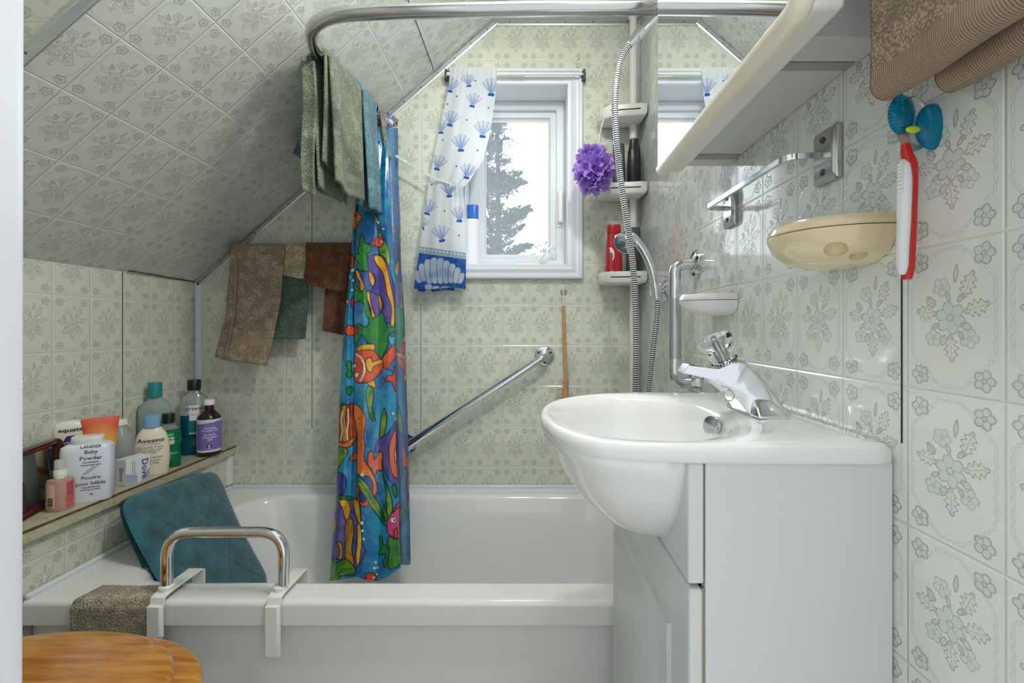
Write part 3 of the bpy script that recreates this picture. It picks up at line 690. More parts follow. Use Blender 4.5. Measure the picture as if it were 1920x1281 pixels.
# ---------------------------------------------------------------- faucet: profile in XZ, lofted with changing widths
fa = thing('faucet', 'chrome single-handle basin faucet with a clear faceted knob', 'faucet', (.345, .70, .868))
fy = .700
def S2(px, py, Y=fy): q = P(px, py, Y); return (q.x, q.z)
top = [S2(1286, 681), S2(1312, 684), S2(1342, 686), S2(1376, 672), S2(1400, 690), S2(1428, 720), S2(1452, 756), S2(1470, 776)]
bot = [S2(1274, 698), S2(1300, 704), S2(1327, 712), S2(1350, 728), S2(1366, 742), S2(1378, 756), S2(1388, 770), S2(1394, 778)]
wid = [.014, .0165, .019, .022, .024, .026, .030, .036]
m = MB(); rings = []
tt = smooth_path([(a, 0, b) for a, b in top], 5); bb_ = smooth_path([(a, 0, b) for a, b in bot], 5); ww = smooth_path([(a, 0, 0) for a in wid], 5)
for t, b_, w_ in zip(tt, bb_, ww):
    hw = w_.x; ring = []
    for (q, s_) in ((0, .82), (.10, 1.0), (.92, 1.0), (1.0, .93)): ring.append(Vector((t.x*(1-q)+b_.x*q, fy-hw*s_, t.z*(1-q)+b_.z*q)))
    for (q, s_) in ((1.0, .93), (.92, 1.0), (.10, 1.0), (0, .82)): ring.append(Vector((t.x*(1-q)+b_.x*q, fy+hw*s_, t.z*(1-q)+b_.z*q)))
    rings.append(ring)
m.loft(rings); m.build('spout', chrome, fa, bevel=.0015, sharp=30)
m = MB(); # base plate with tapering wings
def plate(k, z):
    pts = []
    for i in range(40):
        a = 2*PI*i/40; x = math.copysign(abs(math.cos(a))**.8, math.cos(a))*.030*k; y = math.copysign(abs(math.sin(a))**1.25, math.sin(a))*.082*(k*.7+.3); pts.append(Vector((.357+x, fy+y, z)))
    return pts
m.loft([rrect(.333, .3785, .645, .755, .005, .8682, 4), rrect(.333, .3785, .645, .755, .005, .8715, 4), rrect(.335, .374, .655, .745, .006, .880, 4), rrect(.338, .366, .668, .732, .008, .890, 4), rrect(.342, .358, .68, .72, .006, .894, 4)]); m.build('base_plate', chrome, fa, sharp=30)
m = MB(); ax_, az_ = S2(1303, 709); m.lathe([(.0095, 0), (.0095, -.008), (.0085, -.012), (.006, -.0125)], (ax_+.004, fy, az_), n=24); m.build('aerator', steel, fa)
kx, kz = S2(1359, 679); kd = Vector((-.50, 0, 1)).normalized(); Rm = kd.to_track_quat('Z', 'Y').to_matrix()
m = MB(); m.lathe([(.019, -.004), (.019, .001), (.016, .004), (.005, .004)], (kx, fy, kz), n=28, M=Rm); kc = m.build('knob_collar', chrome, fa); m = MB()
for k in range(26): m.lathe([(.0003, -.0017), (.0017, 0), (.0003, .0017)], Vector((kx, fy, kz))+Rm@Vector((.0195*math.cos(2*PI*k/26), .0195*math.sin(2*PI*k/26), .002)), n=8)
m.build('beading', screwm, kc)
acr = mat('clear_acrylic', (245, 248, 250), .03, trans=1, ior=1.45)
m = MB(); rings = []
for r, z in ((.0175, .004), (.0185, .012), (.021, .022), (.0255, .030), (.0275, .034), (.0275, .038), (.024, .043), (.013, .046), (.002, .0465)):
    ring = []
    for k in range(64):
        a = 2*PI*k/64; rr = r*(1+(.07*math.cos(10*a) if .008 < z < .028 else 0)); ring.append(Vector((kx, fy, kz))+Rm@Vector((rr*math.cos(a), rr*math.sin(a), z)))
    rings.append(ring)
m.loft(rings); kb = m.build('knob', acr, fa, sharp=35)
m = MB(); m.lathe([(.005, .004), (.005, .03), (.003, .034)], (kx, fy, kz), n=12, M=Rm); m.build('stem', steel, kb)
m = MB(); bx, bz = S2(1366, 742, fy-.03); m.tube([Vector((bx+.008*math.cos(t), fy-.031, bz+.008*math.sin(t))) for t in np.linspace(0, 2*PI, 24)], .0009, 6); m.tube([(bx-.005, fy-.031, bz+.007), (bx-.014, fy-.030, bz+.004), (bx-.012, fy-.028, bz-.008)], .0012, 6); m.build('plug_chain_ring', steel, fa)

# ---------------------------------------------------------------- mirror cabinet
mc = thing('mirror_cabinet', 'ivory-framed mirror cabinet hung high on the right wall', 'mirror cabinet', (.36, .72, 1.33))
zb_, cy0, cy1 = 1.336, .519, .934; ztop = 2.05
cabm = mat('cabinet_grey_white', (205, 206, 204), .4)
m = MB(); m.box(.305, XR-.001, cy0+.050, cy1-.035, zb_+.004, ztop); m.box(.305, XR-.001, cy0, cy0+.048, zb_, ztop); m.box(.305, XR-.001, cy1-.034, cy1-.0, zb_, ztop); m.build('body', cabm, mc, bevel=.0015)
for y in (cy0+.052, cy1-.056):
    m = MB(); m.box(.332, XR-.004, y, y+.018, zb_+.0015, zb_+.0045); m.build('bottom_slot', mat('slot_grey', (160, 160, 156), .6), mc)
mir = mat('mirror_silver', (240, 243, 243), .0, 1); 
MX, my0, my1, mz = .258, .437, .890, 1.318
m = MB(); m.box(MX, MX+.005, my0, my1, mz, ztop-.03); m.build('mirror', mir, mc)
m = MB(); m.box(.2725, .3045, my0-.010, my1-.003, mz-.012, ztop-.02); m.build('door_edge', mat('door_white', (224, 224, 218), .3), mc, bevel=.006, seg=4)
# convex ivory frame along the bottom and the near edge
prof = [(-.002, .258), (.000, .2555), (.002, .2547), (.009, .2555), (.015, .260), (.0175, .267), (.0165, .2722), (-.002, .2722)]
path = bend_path([(my1, mz), (my0, mz), (my0, ztop-.03)], .014, 8) if False else None
pp = [Vector((my1, mz, 0)), Vector((my0+.012, mz, 0))]+[Vector((my0+.012-.012*math.sin(t), mz+.012-.012*math.cos(t), 0)) for t in np.linspace(0, PI/2, 10)][1:]+[Vector((my0, ztop-.03, 0))]
rings = []
for i, p in enumerate(pp):
    t = (pp[min(i+1, len(pp)-1)]-pp[max(i-1, 0)]).normalized(); n_ = Vector((t.y, -t.x, 0))
    if n_.y > 0 or n_.x > 0: n_ = -n_
    if i in (0, 1): n_ = Vector((0, -1, 0))
    if i == len(pp)-1: n_ = Vector((-1, 0, 0))
    rings.append([Vector((x, p.x+n_.x*d_, p.y+n_.y*d_)) for d_, x in prof])
m = MB(); m.loft(rings); m.build('frame', ivory, mc, sharp=40)

# ---------------------------------------------------------------- towel bar over the basin
tbar = thing('towel_bar', 'short chrome towel bar on the right wall below the mirror cabinet', 'towel bar', (.40, .77, 1.24))
for y, z in ((.621, 1.2385), (.918, 1.2435)):
    m = MB(); 
    def pl(x, k): return [Vector((x, y-.024*k, z-.038*k)), Vector((x, y+.024*k, z-.038*k)), Vector((x, y+.024*k, z+.036*k)), Vector((x, y-.024*k, z+.036*k))]
    m.loft([pl(.4195, 1), pl(.412, 1), pl(.4095, .86), pl(.408, .80)]); pm = m.build('bracket', worn, tbar, bevel=.0015)
    for dz in (.021, -.024):
        s = MB(); s.lathe([(.0046, 0), (.0046, .0012), (.003, .002), (.0005, .001)], (.4082, y, z+dz), n=12, M=Matrix(((0,0,-1),(0,1,0),(1,0,0)))); s.build('screw', screwm, pm)
m = MB(); pts = bend_path([(.41, .621, 1.2385), (.362, .628, 1.2385), (.362, .912, 1.2425), (.41, .918, 1.2435)], .016, 8)
rings = []
for i, p in enumerate(pts):
    t = (pts[min(i+1, len(pts)-1)]-pts[max(i-1, 0)]).normalized(); s_ = t.cross(Vector((0,0,1))).normalized()*.0030
    rings.append([p+s_+Vector((0,0,.0045)), p-s_+Vector((0,0,.0045)), p-s_-Vector((0,0,.0045)), p+s_-Vector((0,0,.0045))])
m.loft(rings); m.build('bar', chrome, tbar, bevel=.0006)

# ---------------------------------------------------------------- two soap dishes on the wall
def soap_dish(cy_, L_, zr_, proj, depth, mtl, name, label, holes):
    t = thing(name, label, 'soap dish', (.37, cy_, zr_-depth))
    def ring(k, z, n=48, kk=None):
        o = []
        for i in range(n+1):
            a = PI*i/n; o.append(Vector((XR-.001-(math.sin(a)**.85)*proj*k, cy_-math.cos(a)*L_*(kk or k), z)))
        return o
    m = MB(); zs = zr_
    rr = [ring(.30, zs-depth, kk=.35), ring(.55, zs-depth*.92, kk=.62), ring(.80, zs-depth*.70, kk=.85), ring(.93, zs-depth*.40, kk=.95), ring(1, zs-depth*.05), ring(1, zs)]
    m.loft(rr, cap0=True, cap1=True); body = m.build('bowl', mtl, t, sharp=50)
    for (hpx, hpy, hr) in (holes or []):          # finger dents scooped out of the underside
        dg = bpy.context.evaluated_depsgraph_get(); d_ = (P(hpx, hpy, 1)-Vector((0, 0, 1))).normalized(); hit, loc, nn, *_ = S.ray_cast(dg, Vector((0, 0, 1))+d_*.4, d_); hx, hy, hz_ = loc-nn*.001
        q = MB(); q.lathe([(.05, -1), (.5, -.87), (.87, -.5), (1, 0), (.87, .5), (.5, .87), (.05, 1)], (hx, hy, hz_), n=28, M=Matrix(((hr, 0, 0), (0, hr, 0), (0, 0, .010)))); co = q.build('cutter', mtl)
        md = body.modifiers.new('cut', 'BOOLEAN'); md.operation = 'DIFFERENCE'; md.object = co; md.solver = 'EXACT'
        dg = bpy.context.evaluated_depsgraph_get(); nm = bpy.data.meshes.new_from_object(body.evaluated_get(dg)); body.modifiers.clear(); body.data = nm; bpy.data.objects.remove(co)
        for p in nm.polygons: p.use_smooth = True
        nm.set_sharp_from_angle(angle=math.radians(50))
    m = MB(); m.loft([ring(.985, zs+.0012), ring(1.0, zs+.003), ring(.985, zs+.009), ring(.95, zs+.014), ring(.90, zs+.0145), ring(.84, zs+.004), ring(.70, zs-.006), ring(.2, zs-.008)], cap0=False, cap1=True); m.build('rim', mtl, t, sharp=50)
    m = MB(); m.loft([ring(.982, zs-.0005), ring(.982, zs+.0018)]); m.build('rim_gap', dark, t)
    return t, body
sd1, b1 = soap_dish(.585, .078, 1.118, .098, .042, almond, 'soap_dish', 'large almond soap dish on the right wall with two dents below', [(1567, 469, .0125), (1609, 480, .009)])
soap_dish(.955, .062, 1.055, .095, .030, wplas, 'soap_dish', 'small off-white soap dish on the right wall above the faucet', None)
# ---------------------------------------------------------------- grab bars
def grab_bar(a, b, nrm, off, r, name, label, fl=.038, knurl=None, ell_=1.0):
    a, b, nrm = Vector(a), Vector(b), Vector(nrm); t = thing(name, label, 'grab bar', (a+b)/2)
    pts = bend_path([a+nrm*.006, a+nrm*off, b+nrm*off, b+nrm*.006], .045, 10); m = MB(); m.tube(pts, r, 24); m.build('tube', chrome, t)
    R = nrm.to_track_quat('Z', 'Y').to_matrix()
    for c_ in (a, b):
        m = MB(); m.lathe([(fl, .0005), (fl, .004), (fl*.93, .007), (fl*.6, .009), (r*1.25, .012), (r*1.1, .013)], c_, n=40, M=R); f_ = m.build('flange', chrome, t)
        for k in range(3):
            q = c_+R@Vector((fl*.68*math.cos(2*PI*k/3+.52), fl*.68*math.sin(2*PI*k/3+.52), .0085)); s = MB(); s.lathe([(.0055, 0), (.0055, .0012), (.0035, .002), (.002, .0008)], q, n=14, M=R); s.build('screw', screwm, f_)
    if knurl:
        d_ = (b-a).normalized(); m = MB(); p0, p1 = a+nrm*off+d_*knurl[0], a+nrm*off+d_*knurl[1]; m.tube([p0, p1], r*1.04, 24); m.build('grip_sleeve', knm, t)
    return t
knm, nt, b = nodes('knurled_steel'); b.inputs['Metallic'].default_value = 1; b.inputs['Roughness'].default_value = .3; b.inputs['Base Color'].default_value = (.55, .56, .58, 1)
tc = nt.nodes.new('ShaderNodeTexCoord'); ch = nt.nodes.new('ShaderNodeTexChecker'); ch.inputs['Scale'].default_value = 420; nt.links.new(tc.outputs['Object'], ch.inputs['Vector']); q = nt.nodes.new('ShaderNodeBump'); q.inputs['Distance'].default_value = .001; nt.links.new(ch.outputs['Fac'], q.inputs['Height']); nt.links.new(q.outputs['Normal'], b.inputs['Normal'])
a = P(1021, 667, YB); b_ = P(765, 832, YB)
grab_bar(a, b_, (0, -1, 0), .05, .0145, 'grab_bar', 'diagonal chrome grab bar on the back wall above the tub', .037)
grab_bar((XR, 1.113, 1.157), (XR, 1.113, .862), (-1, 0, 0), .055, .0145, 'grab_bar', 'upright chrome grab bar with knurled grip on the right wall behind the faucet', .036, knurl=(.085, .235))

# ---------------------------------------------------------------- shower curtain rod
sr = thing('shower_rod', 'bent aluminium shower curtain rod running from right wall round to back wall', 'shower rod', (-.1, 1.0, 1.72))
pts = smooth_path([(XR-.002, 1.005, 1.72), (.2, 1.008, 1.72), (0, 1.012, 1.72), (-.2, 1.019, 1.72), (-.36, 1.024, 1.72), (-.45, 1.036, 1.72), (-.512, 1.072, 1.72), (-.541, 1.125, 1.722), (-.556, 1.19, 1.726), (-.551, 1.3, 1.737), (-.543, 1.45, 1.751), (-.533, YB-.004, 1.771)], 8)
m = MB(); m.tube(pts, .0160, 24); m.build('rod', mat('satin_aluminium', (205, 206, 204), .16, 1), sr)
m = MB(); R = Vector((0, -1, 0)).to_track_quat('Z', 'Y').to_matrix()
m.prism([P(x, y, YB-.0005) for x, y in ((716, 214), (728, 209), (748, 226), (747, 236), (730, 240), (716, 238))], (0, -.004, 0)); f_ = m.build('end_plate', steel, sr, bevel=.001)
m = MB(); m.lathe([(.022, 0), (.022, .02), (.017, .024)], P(723, 226, YB-.004), n=24, M=R); m.build('socket', steel, f_)
for x, y in ((728, 214), (744, 231)):
    s = MB(); s.lathe([(.004, 0), (.004, .0015), (.001, .002)], P(x, y, YB-.0045), n=10, M=R); s.build('screw', screwm, f_)
# shower arm from the right wall, coming down into the hose
sa = thing('overhead_water_pipe', 'chrome shower arm jutting from the right wall near the ceiling', 'shower arm', (.30, 1.3, 1.75))
e0, e1, e2 = Vector((XR, 1.33, 1.975)), P(1236, 27, 1.31), P(1178, 84, 1.29)
m = MB(); m.tube(bend_path([e0, e1+Vector((.02, 0, .03)), e1, P(1196, 66, 1.295)], .03), .0125, 20); m.build('pipe', chrome, sa)
m = MB(); m.tube([P(1204, 58, 1.295), P(1192, 70, 1.293)], .0155, 8); m.tube([P(1193, 69, 1.293), P(1179, 84, 1.29)], [.0135, .0115], 20); m.build('coupling', chrome, sa)
# hose: ribbed metal
hosem = [mat('hose_metal', (240, 241, 243), .3, .6), mat('hose_groove', (30, 30, 32), .5, .3)]
def hose(pts, r, pitch):
    pts = [Vector(p) for p in pts]; L_ = [0]
    for p, q in zip(pts[:-1], pts[1:]): L_.append(L_[-1]+(q-p).length)
    n = int(L_[-1]/pitch); out, rs, mis = [], [], []
    xs, ys, zs = zip(*pts)
    for i in range(n):
        for k, rr in ((0, r), (.52, r), (.55, r*.80), (.97, r*.80)):
            s_ = (i+k)*pitch; out.append(Vector((np.interp(s_, L_, xs), np.interp(s_, L_, ys), np.interp(s_, L_, zs)))); rs.append(rr); mis.append({0: 0, .52: 1, .55: 1, .97: 1}[k])
    m = MB(); m.tube(out, rs, 14, mis=mis); return m
hp = smooth_path([P(1179, 84, 1.29), P(1163, 115, 1.285), P(1155, 160, 1.285), P(1153, 205, 1.285), P(1158, 285, 1.285), P(1167, 360, 1.28), P(1178, 430, 1.275), P(1187, 500, 1.27), P(1191, 580, 1.265), P(1192, 660, 1.26), P(1191, 740, 1.26),
                  P(1191, 800, 1.26), P(1196, 850, 1.27), P(1206, 850, 1.29), P(1213, 800, 1.31), P(1216, 735, 1.32), P(1224, 660, 1.325), P(1231, 600, 1.33), P(1233, 562, 1.33)], 14)
ho = hose(hp, .0090, .0062).build('shower_hose', hosem, sharp=25); tag(ho, 'ribbed metal shower hose hanging from the shower arm in a long loop', 'hose')
# wall holder and hand shower
hh = thing('shower_holder', 'round chrome bracket on the right wall gripping the hand shower', 'holder', P(1245, 545, 1.345))
m = MB(); Rx = Vector((-1, 0, 0)).to_track_quat('Z', 'Y').to_matrix(); hc = Vector((XR, 1.345, P(0, 545, 1.345).z))
m.lathe([(.030, .0005), (.030, .008), (.024, .013), (.014, .016), (.012, .03), (.018, .034), (.021, .045), (.018, .054), (.008, .056)], hc, n=32, M=Rx); m.build('bracket', chrome, hh)
m = MB(); m.tube([P(1232, 560, 1.33), P(1228, 532, 1.33)], [.014, .0165], 20); m.build('cradle', chrome, hh)
hs = thing('hand_shower', 'chrome hand shower with round head resting in its wall bracket', 'shower head', P(1200, 500, 1.33))
hpts = smooth_path([P(1231, 556, 1.325), P(1228, 530, 1.325), P(1221, 502, 1.325), P(1211, 478, 1.325), P(1198, 458, 1.325), P(1184, 446, 1.325), P(1170, 444, 1.325)], 6)
m = MB(); m.tube(hpts, [interp(i, [0, 12, 24, 30, 36], [.0105, .0115, .0125, .017, .016]) for i in range(len(hpts))], 20); m.build('handle', chrome, hs)
m = MB(); hd = (P(1160, 462, 1.30)-P(1178, 450, 1.325)).normalized(); Rm = Vector((-.75, -.45, -.5)).normalized().to_track_quat('Z', 'Y').to_matrix()
hcen = P(1171, 455, 1.325); m.lathe([(.006, -.030), (.018, -.024), (.029, -.010), (.0325, .002), (.0325, .009), (.029, .013), (.027, .012), (.001, .0125)], hcen, n=36, M=Rm); hd_ = m.build('head', chrome, hs)
m = MB()
for k in range(16):
    a_ = 2*PI*k/16; m.lathe([(.0016, .012), (.0014, .0145), (.0003, .015)], hcen+Rm@Vector((.020*math.cos(a_), .020*math.sin(a_), 0)), n=6, M=Rm)
m.lathe([(.010, .0125), (.009, .016), (.001, .017)], hcen, n=16, M=Rm); m.build('spray_face', mat('nozzle_grey', (110, 112, 116), .3), hd_)

# ---------------------------------------------------------------- corner caddy pole with three shelves
cp = thing('shower_caddy', 'white tension-pole corner caddy with three plastic shelves', 'shower caddy', (.39, 1.61, .4))
pcx, pcy = .385, 1.640
m = MB(); m.tube([(pcx, pcy, .401), (pcx, pcy, 1.30), (pcx, pcy, 2.15)], .0135, 20); m.build('pole', wplas, cp)
m = MB(); m.lathe([(.02, .4005), (.02, .415), (.0145, .425)], (pcx, pcy, 0), n=20); m.build('end_cap', wplas, cp); m = MB(); m.lathe([(.0145, 2.13), (.02, 2.14), (.02, 2.155)], (pcx, pcy, 0), n=20); m.build('end_cap', wplas, cp)
def caddy_shelf(pyt, pyb, tilt=0):
    # quarter tray: straight sides to both walls, cut-off front corner
    zb2 = pyb
    out = [(XR-.004, YB-.012), (.264, YB-.012), (.257, YB-.025), (.262, 1.600), (.288, 1.572), (.395, 1.556), (XR-.004, 1.560)]
    def R_(k, z):
        c_ = Vector((.34, 1.61)); return [Vector((c_.x+(x-c_.x)*k, c_.y+(y-c_.y)*k, z)) for x, y in out]
    m = MB(); h = .042
    m.loft([R_(.78, zb2), R_(.93, zb2+.004), R_(1, zb2+.014), R_(1, zb2+h), R_(.97, zb2+h+.002), R_(.95, zb2+h), R_(.93, zb2+.010), R_(.75, zb2+.007)]); return m.build('shelf', wplas, cp, bevel=.0015, sharp=45), zb2+.008
sh = []
for pyb in (1.7376, 1.465, 1.153): sh.append(caddy_shelf(0, pyb))
for s_, z in sh:      # the groove in each shelf's front
    m = MB(); m.loft([[Vector((.29, 1.5705, z+.014)), Vector((.392, 1.5555, z+.014)), Vector((.392, 1.5565, z+.014)), Vector((.29, 1.5725, z+.014))], [Vector((.29, 1.5705, z+.0175)), Vector((.392, 1.5555, z+.0175)), Vector((.392, 1.5565, z+.0175)), Vector((.29, 1.5725, z+.0175))]]); m.build('groove', dark, s_)
zs = [z for _, z in sh]

# ---------------------------------------------------------------- bottles: generic builders
def wrap(c, a, b_, rot, z0, lift=.0006):    # maps (x, z) onto an elliptical body; x measured along the surface from the facing angle
    c = Vector(c)
    def f(x, z, a0):
        r = math.sqrt((a*math.cos(a0))**2+(b_*math.sin(a0))**2); t = a0+x/((a+b_)/2)
        p = Vector(((a+lift)*math.cos(t), (b_+lift)*math.sin(t), 0)); p = Matrix.Rotation(rot, 3, 'Z')@p
        return c+p+Vector((0, 0, z))
    return f
def facing(c, rot=0):                        # local angle that looks back at the room doorway
    d_ = Vector((-c[0], -c[1])); return math.atan2(d_.y, d_.x)-rot
def label_patch(mb, f, a0, hw, z0, z1, n=20, mi=0): mb.grid(lambda u, v: f(-hw+2*hw*u, z0+(z1-z0)*v, a0), n, 2, mi)
def wtext(parent, s, size, f, a0, x, z, mt_, bold=0, shear=0, name='lettering', align='CENTER', vert=False):
    m = MB(); put_text(m, s, size, lambda X_, Z_: f(X_, Z_, a0), x, z, align, shear, bold, vert=vert); return m.build(name, mt_, parent, recalc=False)
def cyl(r0, r1, z0, z1, e=.0015): return [(r0-e, z0), (r0, z0+e), (r1, z1-e), (r1-e, z1)]
def cap(t, c, r, z0, z1, mt_, ribs=0, name='cap', n=40):
    m = MB(); rings = []
    for (k, z) in ((.92, z0), (1, z0+.0012), (.985, z1-.002), (.93, z1), (.3, z1+.0002)):
        rings.append([Vector(c)+Vector((r*k*(1+(.02*math.cos(n/2*q*2*PI/n*2) if ribs and .95 < k else 0))*math.cos(2*PI*q/n), r*k*math.sin(2*PI*q/n), z)) for q in range(n)])
    m.loft(rings); return m.build(name, mt_, t)
navy = mat('navy_ink', (28, 44, 98), .5); inkb = mat('black_ink', (26, 26, 26), .5); inkw = mat('white_ink', (240, 242, 244), .5); inkblue = mat('blue_ink', (70, 92, 150), .5); inkgold = mat('gold_ink', (200, 160, 80), .4)

# shelf bottles on the caddy
def on_shelf(px, i, Y=1.6): q = P(px, 0, Y); return Vector((q.x, Y, zs[i]+.0005))
def sq_bottle(name, label, c, prof, a, b_, rot, mt_, e=2.6):
    t = thing(name, label, 'bottle', c); m = MB(); m.lathe([(1*p[0], p[1])+((p[2],) if len(p) > 2 else ()) for p in prof], c, n=48, sx=a, sy=b_, rot=rot, e=e); return t, m.build('body', mt_, t, sharp=45)
blk = mat('gloss_black_plastic', (30, 32, 34), .3, bump=.3, bscale=90); gun = mat('charcoal_plastic', (66, 72, 76), .35)
c = on_shelf(1189, 1, 1.600); t, _ = sq_bottle('shampoo_bottle', 'ribbed black bottle standing upside down on the middle caddy shelf', c, [(.9, 0), (1, .004), (1.0, .118), (.96, .15), (.80, .17), (.72, .177), (.70, .196), (.5, .199)], .024, .02, 0, blk, 2.2)
c = on_shelf(1160, 1, 1.610); t, _ = sq_bottle('shampoo_bottle', 'slim charcoal tube leaning on the middle caddy shelf behind the hose', c, [(.85, 0), (.95, .004), (1.0, .06), (.92, .12), (.86, .182), (.8, .184)], .024, .016, 0, gun)
f = wrap(c, .0215, .015, 0, 0); wtext(t, 'AXE', .017, f, facing(c), .006, .13, inkw, vert=True)
c = on_shelf(1188, 2, 1.602); t, bd = sq_bottle('shampoo_bottle', 'dark grey bottle on the lowest caddy shelf behind the hand shower', c, [(.9, 0), (1, .004), (1, .12), (.9, .19), (.8, .194)], .026, .018, 0, gun)
f = wrap(c, .026, .018, 0, 0); m = MB(); label_patch(m, f, facing(c), .018, .02, .085); m.build('sticker', mat('black_label', (38, 24, 26), .4), t); m = MB(); f = wrap(c, .026, .018, 0, 0, .0012); label_patch(m, f, facing(c), .010, .045, .082); m.build('badge', mat('red_label', (190, 40, 40), .4), t)
c = on_shelf(1151, 2, 1.600); red = mat('red_plastic', (178, 28, 40), .25, coat=.3)
t = thing('body_wash_bottle', 'red body wash bottle with oval label on the lowest caddy shelf', 'bottle', c)
m = MB(); m.lathe([(.9, 0), (1, .004), (1.02, .06), (.96, .12), (.84, .158), (.80, .172)], c, n=48, sx=.029, sy=.019, e=2.4); m.build('body', red, t); m = MB(); m.lathe([(.80, .1735), (.84, .175), (.84, .200), (.78, .204)], c, n=48, sx=.029, sy=.019, e=2.4); m.build('cap', red, t)
f = wrap(c, .0285, .019, 0, 0); a0 = facing(c)-.25; lb = MB()
def oval(f, a0, rx, rz, x0, z0, n=28): return [f(x0+rx*math.cos(2*PI*k/n), z0+rz*math.sin(2*PI*k/n), a0) for k in range(n)]
lb.add([f(-.003, .095, a0)]+oval(f, a0, .012, .026, -.003, .095), [(0, 1+k, 1+(k+1) % 28) for k in range(28)]); lbo = lb.build('sticker', mat('cream_label', (226, 226, 220), .4), t)
f2_ = wrap(c, .0285, .019, 0, 0, .0012); wtext(t, 'Old\nSpice', .009, f2_, a0, -.003, .098, mat('blue_label_ink', (50, 110, 190), .5)); wtext(t, 'SX', .013, f2_, a0, -.003, .030, inkw, shear=.2)
# loofah hung on a cord
lc = P(1113, 316, 1.50); t = thing('loofah', 'purple mesh bath puff hanging by a cord from the top caddy shelf', 'loofah', lc); m = MB(); R0 = .060
purp, nt, b = nodes('purple_mesh'); b.inputs['Base Color'].default_value = (*lin((196, 158, 244)), 1); b.inputs['Roughness'].default_value = .5
tr = nt.nodes.new('ShaderNodeBsdfTranslucent'); tr.inputs[0].default_value = (*lin((206, 165, 250)), 1); mx = nt.nodes.new('ShaderNodeMixShader'); mx.inputs[0].default_value = .3; nt.links.new(b.outputs[0], mx.inputs[1]); nt.links.new(tr.outputs[0], mx.inputs[2]); nt.links.new(mx.outputs[0], nt.nodes['Material Output'].inputs[0])
vo = nt.nodes.new('ShaderNodeTexVoronoi'); vo.inputs['Scale'].default_value = 380; tc = nt.nodes.new('ShaderNodeTexCoord'); nt.links.new(tc.outputs['Object'], vo.inputs['Vector']); q = nt.nodes.new('ShaderNodeBump'); q.inputs['Distance'].default_value = .002; nt.links.new(vo.outputs['Distance'], q.inputs['Height']); nt.links.new(q.outputs['Normal'], b.inputs['Normal'])
for k in range(70):                          # ruffled petals round a core
    d_ = Vector((random.gauss(0,1), random.gauss(0,1), random.gauss(0,1.1))).normalized(); u = d_.cross(Vector((random.gauss(0,1), random.gauss(0,1), random.gauss(0,1)))).normalized(); v = d_.cross(u)
    rr = random.uniform(.66, 1.08); ph = random.uniform(0, 6); wv = random.choice((3, 4, 5)); Lw = random.uniform(.022, .034)
    def pet(a, h, d_=d_, u=u, v=v, rr=rr, ph=ph, wv=wv, Lw=Lw):
        an = 2*PI*a; h2 = h; ra = .004+Lw*h2**.8; w_ = .005*h2*math.sin(wv*an+ph)+.003*h2*math.sin(9*an+ph)
        return lc+Vector((0, 0, 0))+Vector((d_.x, d_.y, d_.z*1.28))*(R0*(.35+.62*rr*h2**.6)+w_)+(u*math.cos(an)+v*math.sin(an)*.7)*(ra*(1+.18*math.sin(wv*an+ph+1)*h2))
    m.grid(pet, 44, 7)
m.lathe([(.005, -.035), (.028, -.022), (.036, 0), (.028, .022), (.005, .035)], lc, n=20)
m.build('mesh_puff', purp, t, sharp=180, recalc=False)
m = MB(); k0 = P(1133, 226, 1.60); m.tube(smooth_path([lc+Vector((.005, 0, .05)), P(1122, 270, 1.53), P(1127, 235, 1.57), k0, k0+Vector((.004, .004, .012)), P(1134, 215, 1.595), P(1128, 240, 1.57), P(1121, 278, 1.53)], 5), .0013, 6); m.build('cord', mat('cord_white', (225, 222, 210), .8), t)

# wooden bath brush on a hook
bw = mat('pale_wood', (196, 146, 98), .5, mottle=.15, mscale=30)
t = thing('bath_brush', 'wooden bath brush hanging handle-up on the back wall', 'brush', P(1060, 740, 1.65))
pts = smooth_path([P(1056.5, 573, 1.655), P(1058, 620, 1.652), P(1060, 680, 1.648), P(1062, 712, 1.645), P(1061, 735, 1.645)], 8)
m = MB(); m.tube(pts, [interp(i, [0, 2, 20, 32], [.004, .0058, .0062, .008]) for i in range(len(pts))], 12); m.tube([P(1062, 712, 1.645), P(1060, 730, 1.645), P(1059, 765, 1.645)], [.008, .0115, .010], 12); m.build('handle', bw, t)
m = MB()
for i in range(12):
    for j in range(5):
        p = P(1056, 726+i*3.2, 1.637+j*.004); m.tube([p, p+Vector((-.023, random.uniform(-.002, .002), random.uniform(-.002, .002)))], .0014, 5)
m.build('bristles', mat('bristle', (222, 208, 170), .8), t)
t = thing('suction_hook', 'small clear suction hook holding the bath brush on the back wall', 'hook', P(1057, 555, 1.67)); clr = mat('clear_plastic', (235, 240, 240), .1, trans=.85)
m = MB(); R = Vector((0, -1, 0)).to_track_quat('Z', 'Y').to_matrix(); m.lathe([(.014, 0), (.013, .002), (.004, .006), (.003, .009)], P(1057, 548, YB-.0005), n=24, M=R); m.build('suction_cup', clr, t)
m = MB(); m.tube([P(1057, 548, 1.670), P(1057, 560, 1.662), P(1057, 574, 1.655)], .0022, 8); m.build('loop', wplas, t)

